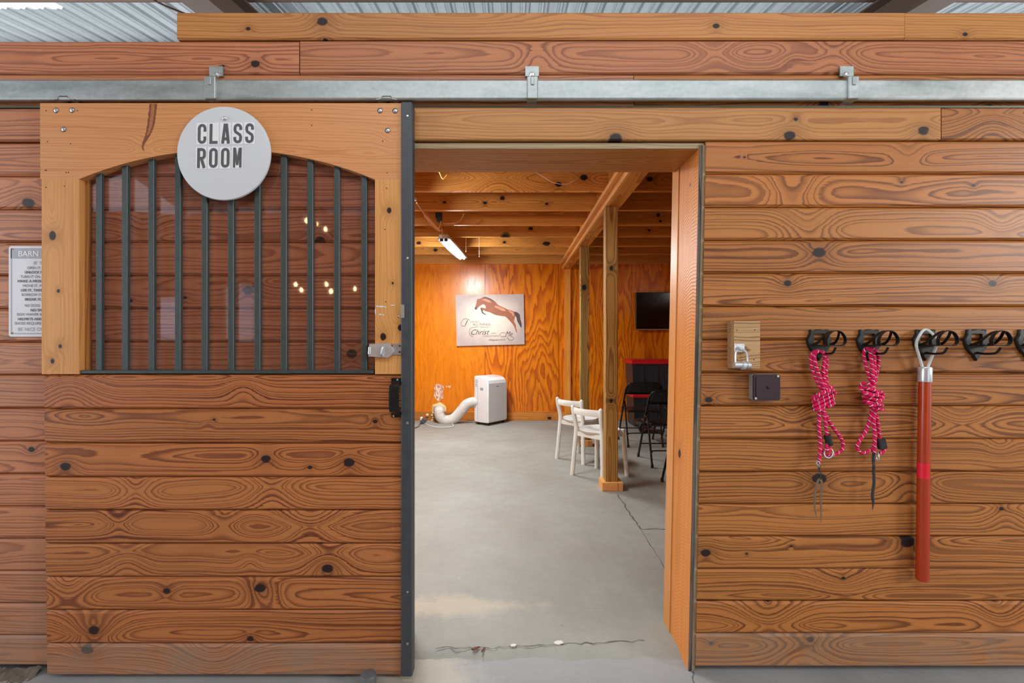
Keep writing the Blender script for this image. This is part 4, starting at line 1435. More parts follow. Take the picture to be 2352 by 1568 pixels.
def knot_path(cx, cy, rx, rz, tilt, turns, step, y0, drop):
    out = []
    N_ = int(turns * 10)
    for i in range(N_ + 1):
        a = 2 * PI * i / 10
        f = i / N_ - 0.5
        ex = rx * math.cos(a)
        ey = f * drop
        px = cx + ex + ey * 0.12
        py = cy + ey + ex * -tilt
        out.append((px, py, y0 - rz * math.sin(a)))
    return out


RY = -0.062
r1 = tag(empty('lead_rope', P(1890, 1050, RY)), 'pink flecked lead rope, worn tan leather tails at its end', 'rope', 'pink lead ropes on the plank wall')
hk = RY - 0.004
rope_tube([
    [(1892, 902, RY), (1881, 884, RY), (1870, 860, RY), (1864, 838, RY), (1863, 820, RY), (1868, 809, RY - 0.004), (1878, 806, RY - 0.008), (1890, 808, RY - 0.006), (1897, 816, RY), (1899, 832, RY), (1897, 856, RY), (1899, 880, RY), (1900, 900, RY)],
    [(1896, 900, RY - 0.007), (1889, 880, RY - 0.01), (1879, 855, RY - 0.01), (1873, 834, RY - 0.01), (1871, 818, RY - 0.01), (1877, 808, RY - 0.016), (1886, 807, RY - 0.016), (1892, 812, RY - 0.01), (1894, 826, RY - 0.006), (1891, 846, RY - 0.004), (1893, 872, RY - 0.006), (1898, 900, RY - 0.006)],
    knot_path(1891, 918, 22, 0.016, 0.48, 4.2, 0, RY - 0.004, 40),
    [(1868, 919, RY - 0.012), (1880, 908, RY - 0.028), (1896, 900, RY - 0.03), (1912, 896, RY - 0.018), (1917, 903, RY - 0.006), (1908, 916, RY), (1896, 930, RY - 0.012), (1884, 942, RY - 0.02), (1876, 938, RY - 0.02)],
    [(1886, 934, RY - 0.006), (1882, 948, RY), (1881, 980, RY), (1884, 1012, RY), (1883, 1040, RY), (1882, 1064, RY)],
    [(1888, 934, RY - 0.006), (1892, 950, RY - 0.004), (1897, 976, RY), (1900, 1002, RY), (1904, 1024, RY - 0.002), (1907, 1032, RY - 0.002), (1903, 1035, RY - 0.006), (1898, 1030, RY - 0.004), (1900, 1020, RY)],
    [(1890, 936, RY), (1897, 954, RY + 0.006), (1908, 974, RY + 0.008), (1926, 998, RY + 0.008), (1936, 1016, RY + 0.008), (1934, 1032, RY + 0.008), (1920, 1042, RY + 0.008), (1904, 1046, RY + 0.008), (1892, 1039, RY + 0.01), (1884, 1026, RY + 0.008)],
], 'rope', r1)
build('sleeve', M().cyl(P(1900, 999, RY), P(1906, 1022, RY), 0.0125, 0.0125, 14), MT['rubber'], r1, smooth=True)
ring_ = [P(1903 + 10 * math.cos(t), 1040 + 11 * math.sin(t), RY - 0.004 * math.sin(t)) for t in [2 * PI * k / 14 for k in range(14)]]
build('snap_ring', M().tube(ring_, 0.0028, 8, closed=True, sub=2), MT['chrome'], r1, smooth=True)
cl = build('clasp', M().tube([P(1882, 1070, RY - 0.004), P(1876, 1066, RY - 0.006), P(1876, 1060, RY - 0.006), P(1881, 1060, RY - 0.008), P(1883, 1066, RY - 0.008)], 0.003, 8), MT['bolt'], r1, smooth=True)
for k in range(5):
    cpx, cpy = 1881.5 + k * 0.9, 1072 + k * 7
    lk = [P(cpx + (2.6 * math.cos(t) if k % 2 == 0 else 0.6 * math.cos(t)), cpy + 4.6 * math.sin(t), RY - (0 if k % 2 == 0 else 0.004 * math.cos(t))) for t in [2 * PI * j / 10 for j in range(10)]]
    build('chain_link', M().tube(lk, 0.0016, 6, closed=True, sub=1), plain('dark_steel_link', lin(84, 80, 80), 0.4, 0.8), r1, smooth=True)
for pth in ([(1882, 1100), (1877, 1108), (1873, 1128), (1871, 1150), (1872, 1170), (1877, 1190)], [(1885, 1100), (1887, 1108), (1886, 1130), (1885, 1150), (1886, 1176), (1885.5, 1200)]):
    build('leather_tail', M().tube([P(a, b, RY) for a, b in pth], 1, 8, flat=(0.0048, 0.0016, (1, 0, 0)), rfun=lambda t: 1.0 - 0.75 * t ** 3), MT['rawhide'], r1, smooth=True)

r2 = tag(empty('lead_rope', P(2005, 1050, RY)), 'pink flecked lead rope, long thin black leather strap at its end', 'rope', 'pink lead ropes on the plank wall')
rope_tube([
    [(2003, 884, RY), (1997, 868, RY), (1990, 842, RY), (1984, 816, RY), (1986, 804, RY - 0.006), (1993, 800, RY - 0.01), (2000, 806, RY - 0.01)],
    [(2006, 890, RY - 0.008), (2005, 866, RY - 0.01), (2003, 838, RY - 0.01), (1999, 814, RY - 0.012), (2001, 802, RY - 0.016), (2009, 802, RY - 0.014), (2016, 812, RY - 0.006), (2018, 826, RY), (2015, 850, RY), (2010, 874, RY), (2008, 890, RY)],
    [(2007, 890, RY), (2009, 868, RY - 0.006), (2009, 846, RY - 0.008), (2007, 824, RY - 0.01), (2006, 808, RY - 0.016)],
    knot_path(2004, 914, 21, 0.016, -0.35, 4.2, 0, RY - 0.004, 44),
    [(2012, 900, RY), (1998, 884, RY - 0.018), (1982, 880, RY - 0.01), (1977, 890, RY - 0.004), (1988, 904, RY - 0.02), (2006, 908, RY - 0.03), (2022, 900, RY - 0.018), (2029, 908, RY - 0.006), (2020, 922, RY - 0.022), (2004, 932, RY - 0.026), (1990, 922, RY - 0.016)],
    [(2006, 930, RY - 0.01), (2009, 945, RY - 0.004), (2007, 968, RY - 0.004), (2009, 994, RY - 0.004), (2009, 1020, RY - 0.004), (2008, 1040, RY - 0.002)],
    [(2003, 936, RY), (2001, 952, RY + 0.004), (1995, 974, RY + 0.006), (1986, 994, RY + 0.006), (1973, 1014, RY + 0.006), (1969, 1028, RY + 0.006), (1977, 1039, RY + 0.006), (1992, 1038, RY + 0.006), (2003, 1030, RY + 0.008)],
    [(2009, 936, RY), (2014, 960, RY + 0.006), (2018, 985, RY + 0.008), (2021, 1005, RY + 0.004), (2028, 1024, RY), (2031, 1032, RY), (2026, 1039, RY - 0.002), (2020, 1041, RY)],
], 'rope', r2)
m = M().box(-0.016, 0.016, -0.009, 0.009, -0.021, 0.021, 0.004)
tpe = M()
tpe.add([Matrix.Rotation(math.radians(-12), 3, 'Y') @ Vector(v) + P(2025, 1019, RY) for v in m.v], m.f)
build('tape_wrap', tpe, MT['rubber'], r2)
ring_ = [P(2016 + 3 * math.cos(t), 1049 + 10 * math.sin(t), RY - 0.016 * math.cos(t)) for t in [2 * PI * k / 14 for k in range(14)]]
build('snap_ring', M().tube(ring_, 0.0024, 8, closed=True, sub=2), MT['chrome'], r2, smooth=True)
build('leather_strap', M().tube([P(2008, 1034, RY - 0.004), P(2006, 1052, RY), P(2007, 1070, RY - 0.003), P(2006.5, 1080, RY), P(2007.5, 1108, RY), P(2004, 1136, RY), P(2005.5, 1152, RY), P(2004, 1171, RY)], 1, 8, flat=(0.0062, 0.0018, (1, 0, 0)), rfun=lambda t: 1.0 if t < 0.82 else max(0.12, 1.0 - (t - 0.82) * 5)), MT['leather'], r2, smooth=True)

# pole
PY = -0.058
pg = tag(empty('loop_pole', P(2118, 1333, PY)), 'red-brown wooden pole with steel ferrule and white rope loop, hung on a bracket', 'pole')
ax0, ax1 = P(2124.5, 874, PY), P(2118, 1333, PY)
dirv = (ax1 - ax0).normalized()
m = M()
L_ = (ax1 - ax0).length
m.lathe([(0.0195, 0), (0.0205, 0.01), (0.0215, L_ - 0.008), (0.0195, L_ - 0.002), (0.001, L_)], ax0, dirv, 28)
pole = build('shaft', m, MT['pole'], pg, smooth=True)
build('ferrule', M().lathe([(0.0225, 0.004), (0.023, 0.0), (0.023, -0.05), (0.0215, -0.054), (0.012, -0.054)], ax0, dirv, 28), MT['chrome'], pg, smooth=True)
build('loop_cord', M().tube([P(2121, 850, PY), P(2117, 838, PY), P(2110, 815, PY - 0.004), P(2105, 797, PY - 0.006), P(2105, 786, PY - 0.006), P(2111, 772, PY - 0.004), P(2119, 760, PY + 0.002), P(2128, 757, PY + 0.004), P(2138, 763, PY - 0.008), P(2148, 774, PY - 0.02), P(2153, 784, PY - 0.02), P(2150, 797, PY - 0.012), P(2142, 815, PY - 0.004), P(2133, 837, PY), P(2129, 850, PY)], 0.0052, 10), MT['cord_white'], pg, smooth=True)
# tape around the left half of the shaft
m = M()
ta, tb = 0.0215, 0.022
p0 = ax0 + dirv * ((1062 - 874) / (1333 - 874) * L_)
p1 = ax0 + dirv * ((1097 - 874) / (1333 - 874) * L_)
vs = []
for p in (p0, p1):
    for k in range(10):
        a = math.radians(150 + 126 * k / 9)
        vs.append(p + Vector((math.cos(a) * 0.0222, math.sin(a) * 0.0222, 0)))
m.add(vs, [(k, k + 1, 11 + k, 10 + k) for k in range(9)])
build('tape', m, MT['red_tape'], pg)

# ------------------------------------------------------------------ classroom things
def support_post(label, px, pyb, w, top):
    c = G(px, pyb)
    e = tag(empty('support_post', (c.x, c.y, 0)), label, 'post', 'posts under the girder')
    face_board('shaft', c.x - w / 2, c.x + w / 2, 0.001, top, c.y - w / 2, w, W['post'], e, vertical=True, ch=0.004, pk=[(px + 2, 616, 5, 1), (px + 1, 920, 5, 1)] if px > 1380 else [(px, 660, 6, 1)], tint=(1.0, 0.88, 0.64) if px > 1380 else (0.86, 0.84, 0.68))
    h, t = 0.075, 0.035
    for x0, x1, y0, y1 in ((-w / 2 - t, w / 2 - 0.01, -w / 2 - t, -w / 2 - 0.002), (w / 2 - 0.006, w / 2 + t, -w / 2 - t, -w / 2 - 0.002), (-w / 2 - t, -w / 2 - 0.002, -w / 2, w / 2 + t), (w / 2 + 0.002, w / 2 + t, -w / 2, w / 2 + t)):
        o = board('base_block', x1 - x0, h, y1 - y0, (c.x + (x0 + x1) / 2, c.y + (y0 + y1) / 2, h / 2), (0, 0, 0), W['cleat'], e, ch=0.003, tint=(1.02, 0.9, 0.72))
    return e


support_post('square wooden post on pine base blocks, close beside the white stool chairs', 1402.5, 1121, 0.108, 2.498)
support_post('square greenish wooden post farther back, behind the white stool chairs', 1342, 1022, 0.108, 2.498)


# shop lights
def shop_light(label, x0, y0, x1, y1, z, watts):
    c = Vector(((x0 + x1) / 2, (y0 + y1) / 2, z))
    e = tag(empty('shop_light', c), label, 'ceiling light', 'tube lights under the joists')
    d = Vector((x1 - x0, y1 - y0, 0))
    L = d.length
    R4 = Matrix.Translation(c) @ Matrix.Rotation(math.atan2(d.y, d.x), 4, 'Z')
    build('housing', M().box(-L / 2, L / 2, -0.055, 0.055, 0.012, 0.06, 0.004, R4).box(-L / 2, L / 2, -0.075, -0.055, 0.0, 0.02, 0, R4).box(-L / 2, L / 2, 0.055, 0.075, 0.0, 0.02, 0, R4), MT['fixture'], e)
    for s_ in (-0.026, 0.026):
        mm = M()
        mm.cyl((-L / 2 + 0.03, s_, 0.0), (L / 2 - 0.005, s_, 0.0), 0.02, n=12)
        mm.v = [tuple(R4 @ Vector(v)) for v in mm.v]
        build('tube', mm, MT['led'], e, smooth=True)
        mm = M().box(-L / 2 + 0.0, -L / 2 + 0.03, s_ - 0.018, s_ + 0.018, -0.018, 0.012, 0, R4)
        build('socket', mm, MT['rubber'], e)
    la = area('tube_glow', (c.x, c.y, c.z - 0.03), (c.x, c.y, 0), L, 0.14, watts, (0.94, 0.97, 1.0))
    la.rotation_euler = (0, 0, math.atan2(d.y, d.x))
    lamp_point('tube_spill', (c.x, c.y, c.z - 0.06), watts * 0.55, (0.94, 0.97, 1.0), 0.05)
    return e


LZ = 2.5
shop_light('lit white tube light hanging under the joists in the middle of the classroom', -0.80, 3.58, -0.715, 4.82, LZ, 78)
shop_light('lit tube light mostly hidden behind the door edge, only its bright tip showing', -1.03, 0.85, -0.885, 2.09, LZ, 60)
# cord, blocking and box for the lights
wb_ = tag(empty('wood_blocking', P(990, 505, 3.0)), 'short pine brace nailed under the joists beside the dark box', 'brace')
a0, a1 = P(978, 488, 2.9), P(1011, 524, 3.15)
d = a1 - a0
R4 = Matrix.Translation((a0 + a1) / 2) @ d.to_track_quat('X', 'Z').to_matrix().to_4x4()
o = board('brace', d.length, 0.075, 0.04, (a0 + a1) / 2, d.to_track_quat('X', 'Z').to_euler(), W['cleat'], wb_, tint=(0.95, 0.72, 0.48))
ob = tag(build('outlet_box', M().box(X(1000, 3.05), X(1014.5, 3.05), 3.05, 3.11, Z(508, 3.05), Z(487, 3.05), 0.004), MT['box_blue']), 'small dark blue outlet box fixed under the joists near the tube light', 'electrical box')
tag(build('light_cord', M().tube([P(957, 466, 2.12), P(975, 492, 2.5), P(992, 518, 2.95), P(1004, 527, 3.06), P(1011, 517, 3.04), P(1012, 509, 3.02)], 0.006, 6), MT['wire_tan']), 'tan cable running from the hidden tube light up to the dark box', 'cable')
tag(build('light_cord', M().tube([P(1012, 508, 3.02), P(1015, 528, 3.3), P(1017, 540, 3.5), P(1018, 550, 3.6)], 0.006, 6), MT['wire_tan']), 'tan cable dropping from the dark box to the lit tube light', 'cable')
tag(build('light_cord', M().tube([P(1015, 508, 3.03), P(1022, 513, 3.0), P(1046, 512, 3.0), P(1058, 505, 3.0), P(1066, 490, 2.9)], 0.005, 6), MT['wire_tan']), 'tan cable sagging to the right of the dark box under a joist', 'cable')
tag(build('yellow_wire', M().tube([P(1003, 392, 1.6), P(1010, 396, 1.6), P(1015, 408, 1.6), P(1020, 410, 1.6), P(1027, 402, 1.6)], 0.006, 6), MT['wire']), 'loose end of yellow electrical wire hanging in front of the first joist', 'wire')
tag(build('dangling_string', M().tube([P(1230, 396, 1.9), P(1245, 404, 1.9), P(1270, 419, 1.9), P(1300, 423, 1.9), P(1318, 415, 1.9)], 0.0022, 5), MT['plaster']), 'thin pale string sagging across the first joist', 'string')
for px, a, b, lb_ in ((1070.5, 548, 577, 'short pull string hanging from a joist just beyond the tube light'), (1101, 560, 588, 'second pull string, farther from the tube light')):
    tag(build('pull_string', M().tube([Vector((X(px, 4.04), 4.04, CEIL + 0.001)), P(px, b, 4.04)], 0.003, 5).cyl(P(px, b, 4.04), P(px, b + 1.5, 4.04), 0.006, n=6), MT['plaster']), lb_, 'string')

# portable air conditioner
ac = tag(empty('portable_air_conditioner', (-0.35, 5.5, 0.0)), 'white portable air conditioner standing by the plywood wall with ribbed hose', 'air conditioner')
fc = Vector((-0.373, 5.34, 0))
wv = Vector((0.64, 0.768, 0)).normalized()
dv_ = Vector((-0.768, 0.64, 0)).normalized()
AW, AD, AH = 0.46, 0.30, 0.77
# side profile (depth t from the front, height): curved top falling to the front
prof = [(0.0, 0.05), (-0.004, 0.35), (0.0, 0.66), (0.014, 0.7), (0.05, 0.73), (0.12, 0.752), (0.2, 0.762), (AD - 0.02, 0.765), (AD, 0.75), (AD, 0.05), (AD - 0.02, 0.04), (0.02, 0.04)]


def acp(t, h, s):
    return fc + dv_ * t + wv * s + Vector((0, 0, h))


m = M()
n_ = len(prof)
secs = [(0.0, 0.012), (0.012, 0.0), (AW - 0.03, 0.0), (AW - 0.008, 0.012), (AW, 0.03)]
for s, ins in secs:
    for (t, h) in prof:
        tc_, hc_ = AD / 2, 0.4
        m.v.append(tuple(acp(t + (ins if t < tc_ else -ins), h + (ins * 0.6 if h < hc_ else -ins), s)))
for k in range(len(secs) - 1):
    for i in range(n_):
        j = (i + 1) % n_
        m.f.append((k * n_ + i, k * n_ + j, (k + 1) * n_ + j, (k + 1) * n_ + i))
        m.mi.append(0)
m.f += [tuple(range(n_)), tuple(range(len(secs) * n_ - 1, (len(secs) - 1) * n_ - 1, -1))]
m.mi += [0, 0]
bod = build('body', m, MT['white'], ac, smooth=True, sharp=0.5)
m = M()
q = [(0.012, 0.06), (AW - 0.03, 0.06), (AW - 0.02, 0.08), (AW - 0.02, 0.62), (AW - 0.03, 0.65), (0.012, 0.655)]
m.prism(q, lambda a, b, t: acp(t, b, a), -0.0075, 0.004)
build('front_panel', m, MT['white_panel'], ac)
build('badge', M().prism([(0.19, 0.597), (0.25, 0.597), (0.25, 0.605), (0.19, 0.605)], lambda a, b, t: acp(t, b, a), -0.009, -0.007), MT['print'], ac)


def sidebox(t0, t1, h0, h1, s0, s1):
    mm = M()
    vs = [acp(t, h, s) for h in (h0, h1) for s in (s0, s1) for t in (t0, t1)]
    return mm.add(vs, [(0, 2, 3, 1), (4, 5, 7, 6), (0, 1, 5, 4), (2, 6, 7, 3), (0, 4, 6, 2), (1, 3, 7, 5)])


build('grip_recess', sidebox(0.10, 0.16, 0.545, 0.585, -0.002, 0.02), MT['print_mid'], ac)
for k in range(4):
    build('vent_slat', sidebox(0.225, 0.275, 0.60 + k * 0.032, 0.612 + k * 0.032, -0.003, 0.02), MT['print_mid'], ac)
build('rear_seam', sidebox(0.212, 0.2155, 0.06, 0.72, -0.0015, 0.02), MT['print_mid'], ac)
for (t, s) in ((0.04, 0.05), (0.26, 0.05), (0.04, AW - 0.05), (0.26, AW - 0.05)):
    c = acp(t, 0.022, s)
    build('caster', M().cyl(c - wv * 0.012, c + wv * 0.012, 0.022, n=14).cyl(c, c + Vector((0, 0, 0.03)), 0.008, n=8), MT['black_plastic'], ac)
# hose with ribs
hp_ = [acp(0.27, 0.345, 0.06), P(1082, 924, 5.56), P(1069, 931, 5.56), P(1055, 949, 5.58), P(1040, 962.5, 5.6), P(1022, 965, 5.62), P(1011, 956, 5.66), P(1008.5, 944, 5.74), P(1008, 941, YB - 0.005)]
m = M()
ctr_ = M().tube(hp_, 0.08, 4, sub=24, cap=False)
N_ = len(ctr_.v) // 4
cl_ = [sum((Vector(ctr_.v[i * 4 + k]) for k in range(4)), Vector()) / 4 for i in range(N_)]
m.tube(cl_, 0.08, 20, sub=1, cap=True, rfun=lambda t: 0.08 + 0.0035 * (1 if int(round(t * (N_ - 1))) % 2 else -1))
build('exhaust_hose', m, MT['hose'], ac, smooth=True, sharp=1.5)
m = M().tube([P(1098, 965, 5.72) * 1, P(1080, 966, 5.7), P(1058, 966.5, 5.68)], 0.006, 6)
m = M().tube([Vector((-0.6, 5.66, 0.01)), Vector((-0.75, 5.72, 0.008)), Vector((-0.95, 5.6, 0.008)), G(1040, 979.5, 0.008), G(1000, 980.5, 0.008), G(975, 972, 0.008), G(968, 965, 0.03), G(967, 962, 0.06)], 0.0085, 8)
build('power_cord', m, MT['cord_white'], ac, smooth=True)
# foam ring round the hose
m = M()
rg = []
for k in range(26):
    a = 2 * PI * k / 26
    rg.append((a, 0.092 + random.uniform(-0.008, 0.012), random.uniform(0.02, 0.05)))
hc = P(1008, 941, YB)
vs = []
for a, r, t in rg:
    ca, sa = math.cos(a), math.sin(a)
    for rr_, yy in ((0.083, 0.0), (0.085, -t), (r, -t * 0.9), (r + 0.03, -0.004), (r + 0.02, 0.0)):
        vs.append((hc.x + rr_ * ca, hc.y + yy, hc.z + rr_ * sa))
n_ = 26
fs = [(5 * i + k, 5 * i + k + 1, 5 * ((i + 1) % n_) + k + 1, 5 * ((i + 1) % n_) + k) for i in range(n_) for k in range(4)]
m.add(vs, fs)
tag(build('spray_foam', m, MT['foam'], None, smooth=True, sharp=1.2), 'cream spray foam sealing the hose where it enters the plywood wall', 'foam')
# loose bulbs of foam and a plug adapter
m = M()
c_ = P(994, 952, YB - 0.03)
for k in range(5):
    q = c_ + Vector((random.uniform(-.015, .015), random.uniform(-.01, .01), 0.03 - k * 0.04))
    m.lathe([(0.004, -0.02), (0.018, -0.012), (0.024, 0.0), (0.018, 0.013), (0.004, 0.02)], q, (0.2, 0.1, 1), 10)
tag(build('foam_drip', m, MT['foam'], None, smooth=True, sharp=1.2), 'lumpy drip of cream foam below the hose opening', 'foam', None, 'stuff')
q = P(981.5, 953, YB - 0.045)
tag(build('foam_ball', M().lathe([(0.002, -0.027), (0.017, -0.022), (0.027, -0.008), (0.029, 0.002), (0.023, 0.017), (0.012, 0.026), (0.001, 0.028)], q, (0, -0.4, 1), 14), MT['foam'], None, smooth=True, sharp=1.4), 'cream ball of foam stuck on the baseboard left of the hose', 'foam')
pa = tag(empty('plug_adapter', G(972, 968)), 'dark grey plug adapter on the floor by the wall, white plug in it', 'adapter')
q = G(973, 966, 0.05)
R4 = Matrix.Translation(q) @ Matrix.Rotation(0.5, 4, 'Y') @ Matrix.Rotation(0.4, 4, 'Z')
build('adapter_body', M().box(-0.04, 0.04, -0.03, 0.03, -0.045, 0.045, 0.01, R4), MT['print'], pa)
build('white_plug', M().lathe([(0.01, -0.03), (0.024, -0.02), (0.027, 0.0), (0.022, 0.02), (0.008, 0.03)], G(968, 961, 0.085), (0.3, -0.3, 1), 12), MT['white'], pa, smooth=True)
tag(build('extension_cord', M().tube([G(968, 969, 0.02), G(964, 975, 0.008), G(958, 981, 0.008), G(940, 984, 0.008), G(900, 984, 0.008)], 0.008, 8), MT['print'], None, smooth=True), 'dark cord running along the floor from the plug adapter behind the door', 'cord')
# torn patch on the plywood
m = M()
base = [(0.0, 0.1), (0.12, 0.02), (0.45, 0.0), (0.8, 0.06), (0.95, 0.2), (0.9, 0.36), (0.98, 0.5), (0.86, 0.66), (0.9, 0.8), (0.6, 0.92), (0.45, 1.0), (0.2, 0.94), (0.12, 0.8), (0.0, 0.68), (0.05, 0.4)]
poly = [(X(997 + 24 * a, YB - 0.002), Z(881.5 + 40 * b, YB - 0.002)) for a, b in base]
m.prism(poly, lambda a, b, t: (a, t, b), YB - 0.003, YB)


def torn():
    t = NT('torn_patch')
    n1 = t.noise(t.vmath('MULTIPLY', t.coord(), (1, 1, 0.55)), 34.0, 3.0, 0.6)
    return t.done(t.ramp(n1, [(0.42, lin(190, 120, 86)), (0.5, lin(214, 160, 130)), (0.56, lin(236, 220, 206))]), 0.8)


build('torn_patch', m, torn(), wb)
m = M()
for px, py in ((1031, 886.5), (1034, 887.5), (1026, 888), (1031.5, 889.5)):
    m.prism([(X(px - 2, YB), Z(py - 1.4, YB)), (X(px + 2, YB), Z(py - 1, YB)), (X(px + 1, YB), Z(py + 1.3, YB)), (X(px - 1.2, YB), Z(py + 1, YB))], lambda a, b, t: (a, t, b), YB - 0.003, YB)
build('torn_specks', m, MT['plaster'], wb)['kind'] = 'stuff'

# canvas print
cvs = tag(empty('canvas_print', P(1126, 795, YB - 0.02)), 'canvas print of a leaping brown horse with a verse, on the plywood wall', 'picture')
CY = YB - 0.035
crn = [(1046.3, 677.5), (1203, 675), (1205, 790.5), (1049, 794.5)]
cc = P(1126, 734, CY)
m = M().prism([(X(a, CY) - cc.x, Z(b, CY) - cc.z) for a, b in crn], lambda a, b, t: (a, t - CY, b), CY, YB - 0.002)
o = build('stretched_canvas', m, MT['canvas'], cvs, local=True)
o.location = cc - wloc(cvs)
zx = lambda a, b, y: P(1000 + a / 8.7125, 640 + b / 8.7125, y)
horse = [(840, 400), (880, 405), (940, 375), (985, 362), (1050, 375), (1110, 400), (1150, 430), (1210, 470), (1250, 520), (1320, 555), (1400, 590), (1440, 610), (1500, 630), (1560, 650), (1590, 690), (1600, 740), (1585, 800), (1575, 850), (1600, 900), (1615, 940), (1610, 975), (1625, 1010), (1640, 1090), (1615, 1060), (1595, 1000), (1580, 960), (1540, 900), (1480, 830), (1440, 790), (1400, 755), (1330, 745), (1260, 735), (1190, 720), (1130, 690), (1080, 665), (1040, 660), (990, 640), (960, 625), (945, 650), (920, 640), (905, 610), (900, 580), (930, 575), (1000, 595), (1010, 570), (1000, 540), (980, 515), (945, 510), (910, 530), (870, 560), (840, 590), (825, 620), (795, 615), (785, 590), (800, 560), (815, 510), (825, 460)]
hy = CY - 0.001
ho = build('printed_horse', M().flat([zx(a, b, hy) for a, b in horse]), MT['horse'], cvs)
for nm, pl_, mt in (('tail', [(1570, 655), (1640, 670), (1690, 720), (1700, 800), (1725, 900), (1725, 980), (1700, 960), (1680, 920), (1640, 850), (1625, 780), (1600, 740)], 'horse_dark'), ('mane', [(940, 378), (985, 360), (1060, 378), (1150, 425), (1215, 475), (1180, 465), (1120, 430), (1060, 400), (990, 378)], 'horse_dark'),
                    ('foreleg', [(905, 590), (935, 600), (945, 650), (975, 690), (1035, 722), (990, 718), (945, 695), (918, 650)], 'horse_dark'), ('muzzle', [(800, 560), (835, 580), (825, 620), (795, 615), (785, 590)], 'horse_dark'),
                    ('haunch_light', [(1440, 625), (1500, 640), (1555, 670), (1580, 720), (1560, 760), (1530, 700), (1480, 660)], 'horse_light'), ('barrel_light', [(1200, 530), (1290, 560), (1390, 605), (1410, 650), (1330, 640), (1250, 600), (1180, 570)], 'horse_light'), ('neck_light', [(930, 420), (1000, 400), (1080, 430), (1130, 480), (1060, 470), (990, 440)], 'horse_light')):
    build(nm, M().flat([zx(a, b, hy - 0.0006) for a, b in pl_]), MT[mt], ho)
cz = lambda a, b: (1000 + a / 8.7125, 640 + b / 8.7125)
for s, a, b, h, w_, sh_, mt in (('I', 585, 940, 118, 70, 0.5, 'horse_dark'), ('CAN DO', 700, 880, 34, 165, 0, 'print'), ('ALL THINGS', 748, 936, 44, 352, 0, 'horse_dark'), ('THROUGH', 880, 982, 26, 190, 0, 'print'), ('Christ', 715, 1120, 110, 370, 0.45, 'horse_dark'), ('WHO', 1112, 1106, 32, 96, 0, 'print'),
                            ('STRENGTHENS', 950, 1164, 34, 320, 0, 'print'), ('Me', 1400, 1150, 105, 150, 0.45, 'horse_dark'), ('Philippians 4:13', 1070, 1240, 36, 320, 0.45, 'horse_dark')):
    px, py = cz(a, b)
    text_at('printed_text', s, px, py, h / 8.7125, hy - 0.0008, MT[mt], cvs, w_ / 8.7125, sh_, 0.0, 0.012)
for pth in ([(600, 950), (540, 945), (510, 900), (550, 820), (620, 800), (690, 830)], [(760, 1160), (700, 1130), (680, 1040), (720, 980), (860, 960)], [(1420, 1150), (1320, 1155), (1290, 1110), (1340, 1080), (1400, 1080)], [(1440, 1170), (1480, 1225), (1550, 1220), (1565, 1175), (1520, 1160)]):
    build('printed_flourish', M().tube([zx(a, b, hy - 0.001) for a, b in pth], 1, 6, flat=(0.0035, 0.0004, (0, 0, 1))), MT['horse_dark'], cvs)

# television
tv = tag(empty('television', P(1540, 757, YB - 0.03)), 'black flat television mounted on the plywood wall, cut off by the door jamb', 'television')
TVY = YB - 0.07
tx0, tx1, tz0, tz1 = X(1461, TVY), X(1461, TVY) + 1.08, Z(757, TVY), Z(671, TVY)
build('casing', M().box(tx0, tx1, TVY, TVY + 0.045, tz0, tz1, 0.004), MT['black_plastic'], tv)
build('screen', M().box(tx0 + 0.01, tx1 - 0.01, TVY - 0.002, TVY, tz0 + 0.018, tz1 - 0.01), MT['screen'], tv)
build('bottom_trim', M().box(tx0 + 0.004, tx1 - 0.004, TVY - 0.004, TVY + 0.002, tz0 - 0.004, tz0 + 0.01), MT['bolt'], tv)
build('wall_mount', M().box(tx0 + 0.35, tx1 - 0.35, TVY + 0.045, YB - 0.001, tz0 + 0.15, tz1 - 0.15), MT['black'], tv)


# totes
def tote(label, x0, y0, z, w=0.77, d=0.5, h=0.515):
    e = tag(empty('storage_tote', (x0 + w / 2, y0 + d / 2, z)), label, 'storage bin', 'red-lidded storage bins by the plywood wall')
    ins = 0.045
    mm = M()
    hh = h - 0.05
    lo = [(x0 + ins, y0 + ins), (x0 + w - ins, y0 + ins), (x0 + w - ins, y0 + d - ins), (x0 + ins, y0 + d - ins)]
    hi = [(x0 + 0.02, y0 + 0.02), (x0 + w - 0.02, y0 + 0.02), (x0 + w - 0.02, y0 + d - 0.02), (x0 + 0.02, y0 + d - 0.02)]
    mm.add([(a, b, z) for a, b in lo] + [(a, b, z + hh) for a, b in hi], [(3, 2, 1, 0), (4, 5, 6, 7)] + [(i, (i + 1) % 4, 4 + (i + 1) % 4, 4 + i) for i in range(4)])
    build('bin_body', mm, MT['bin'], e)
    for k in range(3):
        xr = x0 + 0.14 + k * 0.22
        build('body_rib', M().box(xr, xr + 0.055, y0 + 0.018, y0 + 0.04, z + 0.12, z + hh - 0.06), MT['bin'], e)
    mm = M().box(x0, x0 + w, y0, y0 + d, z + hh - 0.02, z + h - 0.012, 0.012).box(x0 + 0.03, x0 + w - 0.03, y0 + 0.03, y0 + d - 0.03, z + h - 0.016, z + h - 0.001, 0.004)
    build('lid', mm, MT['bin_lid'], e)
    return e


tx = X(1450, 5.24)
tote('black storage bin with red lid, bottom of the stack behind the chairs', tx + 0.02, 5.25, 0.0)
tote('black storage bin with red lid, on top of the other one', tx, 5.24, 0.516)
